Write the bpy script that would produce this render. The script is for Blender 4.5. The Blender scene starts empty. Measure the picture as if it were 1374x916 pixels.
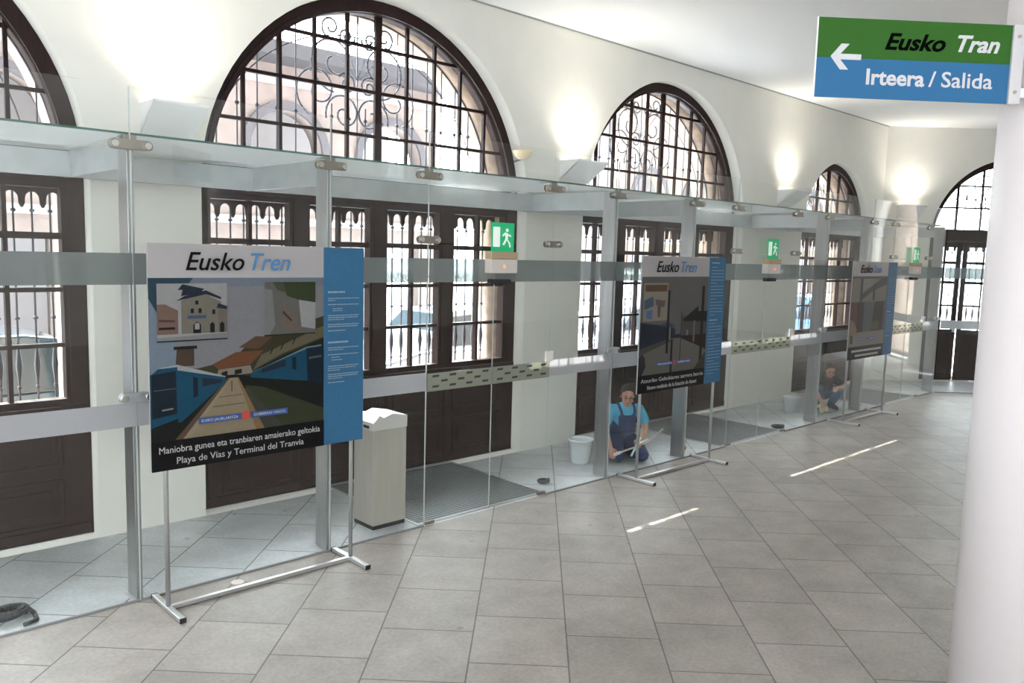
import bpy, bmesh, math, random
from mathutils import Vector, Matrix
random.seed(7)
S = bpy.context.scene
COL = S.collection
PI = math.pi
R = math.radians

# ------------------------------------------------------------------ camera
cam_d = bpy.data.cameras.new('camera'); cam = bpy.data.objects.new('camera', cam_d); COL.objects.link(cam)
cam_d.sensor_width = 36.0; cam_d.lens = 1092.5/1374*36.0; cam_d.clip_start = 0.05; cam_d.clip_end = 500
right = Vector((0.72765401, -0.68539473, 0.0274537))
down = Vector((-0.05577238, -0.09900699, -0.99352255))
fwd = Vector((0.68367323, 0.72140951, -0.11026893))
mw = Matrix((right, -down, -fwd)).transposed().to_4x4(); mw.translation = Vector((0, 0, 2.4))
cam.matrix_world = mw
S.camera = cam

# ------------------------------------------------------------------ world, sun, exposure
w = bpy.data.worlds.new('sky'); S.world = w; w.use_nodes = True
bg = w.node_tree.nodes['Background']
bg.inputs['Color'].default_value = (0.90, 0.95, 1.0, 1); bg.inputs['Strength'].default_value = 5.0
_n = w.node_tree.nodes; _l = w.node_tree.links   # hazy sky, brighter on the sun's side (+Y)
_tc = _n.new('ShaderNodeTexCoord'); _dp = _n.new('ShaderNodeVectorMath'); _dp.operation = 'DOT_PRODUCT'; _dp.inputs[1].default_value = (0.0, 0.80, 0.60)
_mr = _n.new('ShaderNodeMapRange'); _mr.interpolation_type = 'SMOOTHSTEP'
_mr.inputs['From Min'].default_value = -0.1; _mr.inputs['From Max'].default_value = 0.9; _mr.inputs['To Min'].default_value = 4.6; _mr.inputs['To Max'].default_value = 29.0
_l.new(_tc.outputs['Generated'], _dp.inputs[0]); _l.new(_dp.outputs['Value'], _mr.inputs['Value']); _l.new(_mr.outputs[0], bg.inputs['Strength'])
sun_d = bpy.data.lights.new('sun', 'SUN'); sun_d.energy = 22; sun_d.angle = R(0.5); sun_d.color = (1, 0.95, 0.88)
sun = bpy.data.objects.new('sun', sun_d); COL.objects.link(sun)
SUN_DIR = Vector((0.06, -1.0, -1.13)).normalized()
sun.rotation_euler = SUN_DIR.to_track_quat('-Z', 'Y').to_euler(); sun.location = (5, 20, 25)
S.view_settings.view_transform = 'Standard'; S.view_settings.look = 'None'
S.view_settings.exposure = 0.0; S.view_settings.gamma = 1.0; S.view_settings.use_curve_mapping = False

# ------------------------------------------------------------------ materials
MATS = {}
def mat(name, color, rough=0.6, metal=0.0, noise=0.0, scale=8.0, emit=0.0, bump=0.0, stretch=None, spec=0.5, coat=0.0):
    if name in MATS: return MATS[name]
    m = bpy.data.materials.new(name); m.use_nodes = True
    nt = m.node_tree; b = nt.nodes['Principled BSDF']
    b.inputs['Base Color'].default_value = (*color, 1); b.inputs['Roughness'].default_value = rough
    b.inputs['Metallic'].default_value = metal; b.inputs['Specular IOR Level'].default_value = spec
    b.inputs['Coat Weight'].default_value = coat
    if noise > 0 or bump > 0:
        tc = nt.nodes.new('ShaderNodeTexCoord'); mp = nt.nodes.new('ShaderNodeMapping')
        if stretch: mp.inputs['Scale'].default_value = stretch
        n = nt.nodes.new('ShaderNodeTexNoise'); n.inputs['Scale'].default_value = scale; n.inputs['Detail'].default_value = 5
        nt.links.new(tc.outputs['Object'], mp.inputs['Vector']); nt.links.new(mp.outputs[0], n.inputs['Vector'])
        if noise > 0:
            r = nt.nodes.new('ShaderNodeValToRGB')
            r.color_ramp.elements[0].position = 0.3; r.color_ramp.elements[1].position = 0.7
            r.color_ramp.elements[0].color = (*[c*(1-noise) for c in color], 1)
            r.color_ramp.elements[1].color = (*[min(1, c*(1+noise)) for c in color], 1)
            nt.links.new(n.outputs['Fac'], r.inputs[0]); nt.links.new(r.outputs[0], b.inputs['Base Color'])
        if bump > 0:
            bp = nt.nodes.new('ShaderNodeBump'); bp.inputs['Strength'].default_value = bump; bp.inputs['Distance'].default_value = 0.01
            nt.links.new(n.outputs['Fac'], bp.inputs['Height']); nt.links.new(bp.outputs[0], b.inputs['Normal'])
    if emit > 0:
        b.inputs['Emission Color'].default_value = (*color, 1); b.inputs['Emission Strength'].default_value = emit
    MATS[name] = m; return m

def glass_mat(name, tint, ior=1.45, rough=0.0, body=0.0, body_col=(0.6, 0.65, 0.65), refl=(1, 1, 1)):
    m = bpy.data.materials.new(name); m.use_nodes = True; nt = m.node_tree; nt.nodes.clear()
    out = nt.nodes.new('ShaderNodeOutputMaterial')
    tr = nt.nodes.new('ShaderNodeBsdfTransparent'); tr.inputs[0].default_value = (*tint, 1)
    gl = nt.nodes.new('ShaderNodeBsdfGlossy'); gl.inputs['Roughness'].default_value = rough; gl.inputs[0].default_value = (*refl, 1)
    fr = nt.nodes.new('ShaderNodeFresnel'); fr.inputs['IOR'].default_value = ior
    ge = nt.nodes.new('ShaderNodeNewGeometry'); mi = nt.nodes.new('ShaderNodeMapRange')
    mi.inputs['To Min'].default_value = ior; mi.inputs['To Max'].default_value = 1/ior
    nt.links.new(ge.outputs['Backfacing'], mi.inputs['Value']); nt.links.new(mi.outputs[0], fr.inputs['IOR'])
    base = tr.outputs[0]
    if body > 0:
        df = nt.nodes.new('ShaderNodeBsdfDiffuse'); df.inputs[0].default_value = (*body_col, 1)
        tl = nt.nodes.new('ShaderNodeBsdfTranslucent'); tl.inputs[0].default_value = (*body_col, 1)
        a = nt.nodes.new('ShaderNodeMixShader'); a.inputs[0].default_value = 0.6
        nt.links.new(df.outputs[0], a.inputs[1]); nt.links.new(tl.outputs[0], a.inputs[2])
        mx = nt.nodes.new('ShaderNodeMixShader'); mx.inputs[0].default_value = body
        nt.links.new(tr.outputs[0], mx.inputs[1]); nt.links.new(a.outputs[0], mx.inputs[2]); base = mx.outputs[0]
    m2 = nt.nodes.new('ShaderNodeMixShader')
    nt.links.new(fr.outputs[0], m2.inputs[0]); nt.links.new(base, m2.inputs[1]); nt.links.new(gl.outputs[0], m2.inputs[2])
    nt.links.new(m2.outputs[0], out.inputs[0]); MATS[name] = m; return m

M_wall = mat('cream_plaster', (0.76, 0.745, 0.69), 0.9, noise=0.02, scale=3)
M_ceil = mat('ceiling_paint', (0.90, 0.90, 0.91), 0.75)
M_wood = mat('dark_stained_wood', (0.020, 0.0085, 0.008), 0.5, noise=0.35, scale=14, stretch=(6, 1, 0.6), bump=0.0, spec=0.22)
M_steel = mat('brushed_steel', (0.44, 0.445, 0.445), 0.36, metal=0.9, noise=0.08, scale=30, stretch=(1, 1, 0.08))
M_beam = mat('steel_beam_grey', (0.50, 0.52, 0.53), 0.42, metal=0.7, noise=0.08, scale=6)
M_alu = mat('anodised_aluminium', (0.72, 0.73, 0.74), 0.28, metal=0.9)
M_patch = mat('nickel_fitting', (0.35, 0.33, 0.29), 0.3, metal=0.9)
M_black = mat('black_rubber', (0.015, 0.015, 0.017), 0.6)
M_iron = mat('wrought_iron_paint', (0.07, 0.075, 0.10), 0.5)
M_scroll = mat('iron_scroll_paint', (0.20, 0.21, 0.25), 0.5)
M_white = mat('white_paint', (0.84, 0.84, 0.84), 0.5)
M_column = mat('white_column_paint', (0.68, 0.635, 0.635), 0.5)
M_bin = mat('bin_satin_steel', (0.52, 0.49, 0.44), 0.42, metal=0.4, noise=0.05, scale=20, stretch=(1, 1, 0.1))
M_glass = glass_mat('clear_safety_glass', (0.985, 0.995, 0.99), ior=1.45)
M_pane = glass_mat('window_glass', (0.93, 0.96, 0.96), ior=1.3)
M_canopy = glass_mat('canopy_frosted_glass', (0.94, 0.97, 0.96), ior=1.5, body=0.80, body_col=(0.90, 0.93, 0.93))
M_edge = mat('glass_edge_green', (0.05, 0.14, 0.12), 0.3)
M_bandU = glass_mat('grey_film', (0.62, 0.66, 0.66), ior=1.35, body=0.62, body_col=(0.34, 0.37, 0.37))
M_bandL = glass_mat('frosted_film', (0.8, 0.83, 0.84), ior=1.35, body=0.86, body_col=(0.60, 0.60, 0.62))
M_bandP = glass_mat('olive_film', (0.8, 0.83, 0.8), ior=1.35, body=0.9, body_col=(0.42, 0.43, 0.36))
M_blocker = glass_mat('pale_blocker_sheet', (0, 0, 0), ior=1.01, body=1.0, body_col=(0.85, 0.85, 0.84))  # translucent sheet for the added sun blockers outside the lower windows
M_stone = mat('exterior_brown_stone', (0.44, 0.34, 0.27), 0.9, noise=0.35, scale=5, bump=0.5)
M_sill = mat('terracotta_sill', (0.62, 0.33, 0.16), 0.8, noise=0.1)

def floor_mat(name, c1, c2, ra, rb):
    m = bpy.data.materials.new(name); m.use_nodes = True; nt = m.node_tree; b = nt.nodes['Principled BSDF']
    L = nt.links.new; N = nt.nodes.new
    tc = N('ShaderNodeTexCoord'); mp = N('ShaderNodeMapping'); mp.vector_type = 'TEXTURE'
    mp.inputs['Rotation'].default_value = (0, 0, R(45)); mp.inputs['Location'].default_value = (-0.1, 0.36, 0)
    L(tc.outputs['Object'], mp.inputs['Vector'])
    br = N('ShaderNodeTexBrick'); br.offset = 0.37; br.offset_frequency = 2; br.inputs['Scale'].default_value = 1.0
    br.inputs['Brick Width'].default_value = 0.62; br.inputs['Row Height'].default_value = 0.587
    br.inputs['Mortar Size'].default_value = 0.0055; br.inputs['Mortar Smooth'].default_value = 0.3; br.inputs['Bias'].default_value = 0
    br.inputs['Color1'].default_value = (*c1, 1); br.inputs['Color2'].default_value = (*c2, 1)
    br.inputs['Mortar'].default_value = (0.13, 0.12, 0.105, 1)
    L(mp.outputs[0], br.inputs['Vector'])
    n1 = N('ShaderNodeTexNoise'); n1.inputs['Scale'].default_value = 2.2; n1.inputs['Detail'].default_value = 8; n1.inputs['Roughness'].default_value = 0.7
    L(tc.outputs['Object'], n1.inputs['Vector'])
    r1 = N('ShaderNodeMapRange'); r1.inputs['From Min'].default_value = 0.3; r1.inputs['From Max'].default_value = 0.7
    r1.inputs['To Min'].default_value = 0.80; r1.inputs['To Max'].default_value = 1.18
    L(n1.outputs['Fac'], r1.inputs['Value'])
    mx = N('ShaderNodeVectorMath'); mx.operation = 'SCALE'; L(br.outputs['Color'], mx.inputs[0]); L(r1.outputs[0], mx.inputs['Scale'])
    # dark stains: small droplets
    ng = N('ShaderNodeTexNoise'); ng.inputs['Scale'].default_value = 38; ng.inputs['Detail'].default_value = 4; L(tc.outputs['Object'], ng.inputs['Vector'])
    rg = N('ShaderNodeMapRange'); rg.inputs['From Min'].default_value = 0.3; rg.inputs['From Max'].default_value = 0.7; rg.inputs['To Min'].default_value = 0.9; rg.inputs['To Max'].default_value = 1.1
    L(ng.outputs['Fac'], rg.inputs['Value']); mg = N('ShaderNodeVectorMath'); mg.operation = 'SCALE'; L(mx.outputs[0], mg.inputs[0]); L(rg.outputs[0], mg.inputs['Scale']); mx = mg
    v = N('ShaderNodeTexVoronoi'); v.inputs['Scale'].default_value = 2.6; L(tc.outputs['Object'], v.inputs['Vector'])
    n2 = N('ShaderNodeTexNoise'); n2.inputs['Scale'].default_value = 1.1; L(tc.outputs['Object'], n2.inputs['Vector'])
    c1 = N('ShaderNodeMath'); c1.operation = 'LESS_THAN'; c1.inputs[1].default_value = 0.055; L(v.outputs['Distance'], c1.inputs[0])
    c2 = N('ShaderNodeMath'); c2.operation = 'GREATER_THAN'; c2.inputs[1].default_value = 0.56; L(n2.outputs['Fac'], c2.inputs[0])
    c3 = N('ShaderNodeMath'); c3.operation = 'MULTIPLY'; L(c1.outputs[0], c3.inputs[0]); L(c2.outputs[0], c3.inputs[1])
    c4 = N('ShaderNodeMath'); c4.operation = 'MULTIPLY'; c4.inputs[1].default_value = 0.45; L(c3.outputs[0], c4.inputs[0])
    m2 = N('ShaderNodeMix'); m2.data_type = 'RGBA'; m2.inputs['B'].default_value = (0.13, 0.12, 0.11, 1)
    L(c4.outputs[0], m2.inputs['Factor']); L(mx.outputs[0], m2.inputs['A']); L(m2.outputs['Result'], b.inputs['Base Color'])
    n3 = N('ShaderNodeTexNoise'); n3.inputs['Scale'].default_value = 5; L(tc.outputs['Object'], n3.inputs['Vector'])
    r3 = N('ShaderNodeMapRange'); r3.inputs['To Min'].default_value = ra; r3.inputs['To Max'].default_value = rb
    L(n3.outputs['Fac'], r3.inputs['Value']); L(r3.outputs[0], b.inputs['Roughness'])
    bp = N('ShaderNodeBump'); bp.inputs['Strength'].default_value = 0.06; bp.inputs['Distance'].default_value = 0.004
    L(n1.outputs['Fac'], bp.inputs['Height']); L(bp.outputs[0], b.inputs['Normal'])
    MATS[name] = m; return m
M_floor = floor_mat('sandstone_slabs', (0.315, 0.288, 0.258), (0.375, 0.342, 0.305), 0.36, 0.58)
M_floor_lit = floor_mat('window_lit_slabs', (0.50, 0.525, 0.54), (0.56, 0.585, 0.60), 0.34, 0.44)  # same slabs behind the glass, window light put into the paler, bluer colour

# ------------------------------------------------------------------ helpers
def box(bm, x0, x1, y0, y1, z0, z1, mi=0):
    vs = [bm.verts.new((x, y, z)) for x in (x0, x1) for y in (y0, y1) for z in (z0, z1)]
    for f in ((0, 1, 3, 2), (4, 6, 7, 5), (0, 4, 5, 1), (2, 3, 7, 6), (0, 2, 6, 4), (1, 5, 7, 3)):
        fc = bm.faces.new([vs[i] for i in f]); fc.material_index = mi
def prism(bm, pts, axis, a, b, mi=0):
    """extrude polygon pts (2D) along axis ('x','y','z') between a and b"""
    def mk(p, t):
        return {'x': (t, p[0], p[1]), 'y': (p[0], t, p[1]), 'z': (p[0], p[1], t)}[axis]
    v0 = [bm.verts.new(mk(p, a)) for p in pts]; v1 = [bm.verts.new(mk(p, b)) for p in pts]
    n = len(pts)
    f0 = bm.faces.new(v0); f1 = bm.faces.new(v1[::-1]); f0.material_index = mi; f1.material_index = mi
    for i in range(n):
        f = bm.faces.new((v0[i], v1[i], v1[(i+1) % n], v0[(i+1) % n])); f.material_index = mi
def cone(bm, p, q, r1, r2, seg=12, mi=0, caps=True):
    p = Vector(p); q = Vector(q); d = (q-p); L = d.length
    if L < 1e-6: return
    rot = d.to_track_quat('Z', 'Y').to_matrix().to_4x4(); rot.translation = (p+q)/2
    r = bmesh.ops.create_cone(bm, cap_ends=caps, segments=seg, radius1=r1, radius2=r2, depth=L, matrix=rot)
    if mi:
        for v in r['verts']:
            for f in v.link_faces: f.material_index = mi
def ball(bm, p, r, seg=12, sc=(1, 1, 1)):
    m = Matrix.Translation(p) @ Matrix.Diagonal((*sc, 1))
    bmesh.ops.create_uvsphere(bm, u_segments=seg, v_segments=max(6, seg//2+2), radius=r, matrix=m)
def tube(bm, pts, r, seg=8):
    for i in range(len(pts)-1):
        cone(bm, pts[i], pts[i+1], r, r, seg)
        if i: ball(bm, pts[i], r, seg)
def limb(bm, chain):
    """tapered capsules through (point, radius)"""
    for i, (p, r) in enumerate(chain):
        ball(bm, p, r, 16)
        if i: cone(bm, chain[i-1][0], p, chain[i-1][1], r, 16)
def obj(name, bm, m, parent=None, smooth=False, bevel=0.0, loc=None, rot=None):
    bmesh.ops.recalc_face_normals(bm, faces=bm.faces)
    me = bpy.data.meshes.new(name); bm.to_mesh(me); bm.free()
    for mm in (m if isinstance(m, (list, tuple)) else [m]): me.materials.append(mm)
    if smooth:
        for p in me.polygons: p.use_smooth = True
    o = bpy.data.objects.new(name, me); COL.objects.link(o)
    if parent: o.parent = parent
    if loc: o.location = loc
    if rot: o.rotation_euler = rot
    if bevel:
        b = o.modifiers.new('bevel', 'BEVEL'); b.width = bevel; b.segments = 2; b.limit_method = 'ANGLE'
    return o
def tag(o, label=None, cat=None, group=None, kind=None):
    if label: o['label'] = label
    if cat: o['category'] = cat
    if group: o['group'] = group
    if kind: o['kind'] = kind
    return o
def thing(name, label, cat, loc=(0, 0, 0), rotz=0.0, group=None, kind=None):
    o = bpy.data.objects.new(name, None); COL.objects.link(o); o.empty_display_size = 0.1
    o.location = loc; o.rotation_euler = (0, 0, rotz); return tag(o, label, cat, group, kind)
def copy_tree(o, parent=None):
    c = o.copy(); COL.objects.link(c); c.parent = parent
    for ch in list(o.children): copy_tree(ch, c)
    return c
NB = lambda: bmesh.new()
def plate_bm(outer, holes, y0, y1):
    """polygon with holes in XZ, extruded between y0 and y1 (2D curve fill)"""
    cu = bpy.data.curves.new('tmp', 'CURVE'); cu.dimensions = '2D'; cu.fill_mode = 'BOTH'; cu.extrude = abs(y1-y0)/2
    for ring in [outer]+holes:
        sp = cu.splines.new('POLY'); sp.points.add(len(ring)-1)
        for i, (x, z) in enumerate(ring): sp.points[i].co = (x, z, 0, 1)
        sp.use_cyclic_u = True
    t = bpy.data.objects.new('tmp', cu); COL.objects.link(t)
    dg = bpy.context.evaluated_depsgraph_get(); me = bpy.data.meshes.new_from_object(t.evaluated_get(dg))
    bm = NB(); bm.from_mesh(me); bpy.data.objects.remove(t); bpy.data.meshes.remove(me); bpy.data.curves.remove(cu)
    bmesh.ops.transform(bm, matrix=Matrix.Translation((0, (y0+y1)/2, 0)) @ Matrix.Rotation(PI/2, 4, 'X'), verts=bm.verts)
    bmesh.ops.remove_doubles(bm, verts=bm.verts, dist=1e-5)
    return bm
def text_bm(body, size, bold=0.0, shear=0.0, width=None, depth=0.0008, align='LEFT'):
    cu = bpy.data.curves.new('txt', 'FONT'); cu.body = body; cu.size = size; cu.offset = bold; cu.shear = shear
    cu.extrude = depth; cu.align_x = align; cu.resolution_u = 3
    t = bpy.data.objects.new('txt', cu); COL.objects.link(t)
    dg = bpy.context.evaluated_depsgraph_get(); me = bpy.data.meshes.new_from_object(t.evaluated_get(dg))
    bm = NB(); bm.from_mesh(me); bpy.data.objects.remove(t); bpy.data.meshes.remove(me); bpy.data.curves.remove(cu)
    if width:
        xs = [v.co.x for v in bm.verts]; s = width/(max(xs)-min(xs))
        bmesh.ops.transform(bm, matrix=Matrix.Diagonal((s, 1, 1, 1)), verts=bm.verts)
    bmesh.ops.transform(bm, matrix=Matrix.Rotation(PI/2, 4, 'X'), verts=bm.verts)
    return bm
def rect(x0, x1, z0, z1): return [(x0, z0), (x1, z0), (x1, z1), (x0, z1)]
def arch_ring(x0, x1, z0, zs, n=40, top=None):
    """door shape with semicircular head (clockwise from lower left)"""
    c = (x0+x1)/2; r = (x1-x0)/2
    return [(x0, z0), (x1, z0)] + [(c+r*math.cos(PI*i/n), zs+r*math.sin(PI*i/n)) for i in range(n+1)]

# ------------------------------------------------------------------ room shell
G, W, ZC = 5.48, 6.9, 5.05
CX = 16.6                                   # where the wall turns
TH = R(43)
E_DIR = Vector((math.cos(TH), -math.sin(TH), 0)); E_OUT = Vector((math.sin(TH), math.cos(TH), 0))
W_OUT = 7.8
# x0, x1, springing, springline
WIN = {1: (-1.85, 2.0, 2.9), 2: (2.87, 6.72, 2.9), 3: (7.70, 11.45, 2.9), 4: (13.35, 16.1, 2.78)}

_k = CX-(W-G)*math.tan(TH/2); _e = Vector((_k, G, 0))+E_DIR*8.5; _f = Vector((CX, W, 0))+E_DIR*9+E_OUT*0.5
bm = NB(); prism(bm, [(-6, -9), (24, -9), (24, _e.y), (_e.x, _e.y), (_k, G), (-6, G)], 'z', -0.1, 0); tag(obj('floor', bm, M_floor), kind='structure')
bm = NB(); prism(bm, [(-6, G), (_k, G), (_e.x, _e.y), (24, _e.y), (_f.x, _f.y), (CX+0.3, 7.3), (-6, 7.3)], 'z', -0.1, 0); tag(obj('floor', bm, M_floor_lit), kind='structure')
bm = NB(); box(bm, -6, 24, -9, 8.3, ZC, ZC+0.3); tag(obj('ceiling', bm, M_ceil), kind='structure')
bm = plate_bm([(-6, 0), (CX, 0), (CX, ZC+1.5), (-6, ZC+1.5)], [arch_ring(a, b, 0.001, zs) for a, b, zs in WIN.values()], W, 7.32)
tag(obj('wall_back', bm, M_wall), kind='structure')
bm = plate_bm([(-6, -0.2), (CX, -0.2), (CX, 6.6), (-6, 6.6)], [arch_ring(a+0.04, b-0.04, 0.86, zs) for a, b, zs in WIN.values()], 7.325, W_OUT)
tag(obj('wall_exterior', bm, M_stone), kind='structure')
bm = plate_bm([(0, 0), (9, 0), (9, ZC+1.5), (0, ZC+1.5)], [arch_ring(1.0, 4.2, 0.001, 2.88), arch_ring(5.2, 8.4, 0.001, 2.88)], 0, 0.42)
we = obj('wall_right', bm, M_wall); tag(we, kind='structure'); we.location = (CX, W, 0); we.rotation_euler = (0, 0, -TH)
bm = plate_bm([(0, -0.2), (9.5, -0.2), (9.5, 6.6), (0, 6.6)], [arch_ring(1.04, 4.16, 0.0, 2.88), arch_ring(5.24, 8.36, 0.0, 2.88)], 0.425, 1.4)
we2 = obj('wall_exterior', bm, M_stone); tag(we2, kind='structure'); we2.location = (CX, W, 0); we2.rotation_euler = (0, 0, -TH)
bm = plate_bm([(-9, 0), (W+1, 0), (W+1, ZC), (-9, ZC)], [rect(-8.2, -1.2, 0.001, 4.6), rect(-0.6, 5.0, 0.001, 4.6)], -0.15, 0.15)
wl = obj('wall_left', bm, M_wall); tag(wl, kind='structure'); wl.location = (-6, 0, 0); wl.rotation_euler = (0, 0, PI/2)
bm = plate_bm([(-6, 0), (24, 0), (24, ZC), (-6, ZC)], [arch_ring(-5+4.8*i, -1.6+4.8*i, 1.0, 2.9) for i in range(2)], -9.3, -9.0)
tag(obj('wall_front', bm, M_wall), kind='structure')
bm = NB(); box(bm, 24, 24.3, -9.3, 2, 0, ZC); tag(obj('wall_east', bm, M_wall), kind='structure')
bm = NB(); box(bm, -6, CX+0.1, W-0.012, W, ZC-0.016, ZC); tag(obj('trim_1', bm, mat('shadow_gap_grey', (0.3, 0.31, 0.3), 0.8)), kind='structure')
bm = NB(); box(bm, -40, 80, 7.3, 70, -0.32, -0.2); tag(obj('ground', bm, mat('asphalt', (0.6, 0.6, 0.61), 0.85, noise=0.1, scale=3)), kind='structure')
# sills outside the four windows
for k, (a, b, zs) in WIN.items():
    bm = NB(); box(bm, a+0.045, b-0.045, 7.33, W_OUT+0.06, 0.862, 0.90); tag(obj('trim_%d' % (k+1), bm, M_sill), kind='structure')

# ------------------------------------------------------------------ windows
def scroll_pts(cx, cz, r0, r1, a0, turns, y, n=36, flip=1):
    return [(cx+flip*(r0+(r1-r0)*t/n)*math.cos(a0+turns*2*PI*t/n), y, cz+(r0+(r1-r0)*t/n)*math.sin(a0+turns*2*PI*t/n)) for t in range(n+1)]
def arched_window(n, wid, spring, nbays, nlun, door=False):
    r = wid/2; y0, y1 = 0.2, 0.3
    root = thing('window_%d' % n, None, None, kind='structure')
    top_in = spring-0.07; tz0, tz1 = 2.84, 3.08
    # outer frame incl. arch
    inner_lun = [(0.13, tz1)] ; fr = 0.13
    ri = r-fr; zc = spring
    a0 = math.asin(max(-1, (tz1-zc)/ri))
    lun = [(r+ri*math.cos(a0+(PI-2*a0)*i/40), zc+ri*math.sin(a0+(PI-2*a0)*i/40)) for i in range(41)]
    zb = 1.07
    frame = plate_bm(arch_ring(0.002, wid-0.002, 0.0, spring-0.0), [lun, rect(fr, wid-fr, zb, tz0)] if not door else [lun, rect(fr, wid-fr, 0.02, tz0)], y0-0.04, y1+0.02)
    obj('window_frame', frame, M_wood, root)
    # lunette bars
    bm = NB(); sp = (wid-2*fr)/nlun; mid = nlun//2
    for i in range(1, nlun):
        x = fr+sp*i; dx = x-r; h = zc+math.sqrt(max(0, ri*ri-dx*dx)); t = 0.038 if i == mid else 0.016
        if h-tz1 < 0.06: continue
        box(bm, x-t, x+t, y1-0.075, y1-0.04, tz1, h+0.01)
    k = 1
    while tz1+0.435*k < zc+ri-0.1:
        z = tz1+0.435*k; dx = math.sqrt(max(0, ri*ri-(z-zc)**2)); box(bm, r-dx-0.01, r+dx+0.01, y1-0.073, y1-0.042, z-0.016, z+0.016); k += 1
    obj('glazing_bar', bm, M_wood, root)
    # arched raised moulding
    bm = NB()
    N = 48
    for i in range(N):
        a, b = PI*i/N, PI*(i+1)/N
        pts = [(r+q*math.cos(t), zc+q*math.sin(t)) for q, t in ((ri, a), (ri, b), (ri+0.045, b), (ri+0.045, a))]
        prism(bm, pts, 'y', y0-0.065, y0-0.035)
    obj('arch_moulding', bm, M_wood, root)
    bw = (wid-2*fr)/nbays
    if not door:
        bm = NB()
        for i in range(1, nbays): x = fr+bw*i; box(bm, x-0.075, x+0.075, y0-0.02, y1, zb, tz0)
        obj('mullion', bm, M_wood, root)
        bm = NB()
        for i in range(nbays):
            x0 = fr+bw*i+(0.075 if i else 0); x1 = fr+bw*(i+1)-(0.075 if i < nbays-1 else 0); xm = (x0+x1)/2
            box(bm, xm-0.016, xm+0.016, y0+0.02, y1-0.02, zb, tz0)
            for z, t in ((2.42, 0.026), (2.0, 0.018), (1.56, 0.016)): box(bm, x0, x1, y0+0.018, y1-0.018, z-t, z+t)
            box(bm, x0, x1, y0-0.01, y1, zb, zb+0.06); box(bm, x0, x1, y0-0.01, y1, tz0-0.05, tz0)
            for xa, xb in ((x0, x0+0.03), (x1-0.03, x1)): box(bm, xa, xb, y0-0.005, y1, zb, tz0)
        obj('casement', bm, M_wood, root)
        bm = NB()   # lower wooden panels
        for i in range(nbays):
            x0 = fr+bw*i+0.09; x1 = fr+bw*(i+1)-0.09
            for za, zb_ in ((0.12, 0.50), (0.60, 0.98)):
                for (xa, xb, zc0, zc1) in ((x0, x1, za, za+0.025), (x0, x1, zb_-0.025, zb_), (x0, x0+0.025, za, zb_), (x1-0.025, x1, za, zb_)):
                    box(bm, xa, xb, y0-0.06, y0-0.03, zc0, zc1)
                box(bm, x0+0.08, x1-0.08, y0-0.055, y0-0.03, za+0.09, zb_-0.09)
            box(bm, fr+bw*i-0.04, fr+bw*i+0.04, y0-0.062, y0-0.03, 0.02, 1.05)
        box(bm, 0.02, wid-0.02, y0-0.07, y0-0.03, 1.03, 1.08); box(bm, 0.02, wid-0.02, y0-0.06, y0-0.03, 0.02, 0.1)
        obj('wood_panel', bm, M_wood, root, bevel=0.004)
    bm = NB(); box(bm, 0.02, wid-0.02, y0-0.075, y0-0.045, 0.0, 0.014); obj('threshold', bm, M_alu, root)
    # glass
    bm = NB(); g = [(x, z) for x, z in lun]
    f = bm.faces.new([bm.verts.new((x, y1-0.045, z)) for x, z in g])
    if not door: f = bm.faces.new([bm.verts.new((x, y1-0.045, z)) for x, z in rect(fr, wid-fr, zb, tz0)])
    obj('pane', bm, M_pane, root)
    # ironwork outside
    yg = 0.62; bm = NB()
    nb = int(round((wid-0.1)/0.128))
    for i in range(1, nb):
        x = (wid)*i/nb; dx = x-r; h = 2.95
        if door and 1.0 < x < 1.0: continue
        cone(bm, (x, yg, 0.9), (x, yg, h), 0.0085, 0.0085, 6)
        for z in (1.75, 2.08, 2.42, 2.62): ball(bm, (x, yg, z), 0.022, 8, (1, 1, 0.75))
        cone(bm, (x, yg, 1.22), (x, yg, 1.36), 0.010, 0.026, 8); cone(bm, (x, yg, 1.36), (x, yg, 1.50), 0.026, 0.010, 8)
        ball(bm, (x, yg, 1.18), 0.018, 8)
    for z in (0.93, 2.95): box(bm, 0.0, wid, yg-0.012, yg+0.012, z-0.012, z+0.012)
    g1 = obj('iron_grille', bm, M_iron, root)
    bm = NB(); nb2 = nb*2//3; rr = r-0.05
    for i in range(1, nb2):
        x = wid*i/nb2; dx = x-r; h = zc+math.sqrt(max(0, rr*rr-dx*dx))
        if h < 3.2: continue
        if abs(dx) < 0.62 and h > 3.9:
            cone(bm, (x, yg, 3.0), (x, yg, 3.85), 0.0085, 0.0085, 6); 
            if abs(dx) > 0.1 and abs(dx) < 0.6: cone(bm, (x, yg, 3.85+abs(dx)*0.5), (x, yg, h), 0.006, 0.006, 6) if abs(dx) > 0.45 else None
        else: cone(bm, (x, yg, 3.0), (x, yg, h), 0.0075, 0.0075, 6)
        ball(bm, (x, yg, 3.72), 0.022, 8)
    arc = [(r+(rr)*math.cos(PI*i/40), yg, zc+rr*math.sin(PI*i/40)) for i in range(41)]
    arc2 = [(r+(rr-0.22)*math.cos(PI*i/40), yg, zc+(rr-0.22)*math.sin(PI*i/40)) for i in range(2, 39)]
    tube(bm, arc, 0.010, 6); tube(bm, arc2, 0.007, 6)
    box(bm, 0.0, wid, yg-0.012, yg+0.012, 3.02, 3.045)
    obj('lunette_grille', bm, M_iron, root)
    bm = NB(); s = r/1.9
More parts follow.
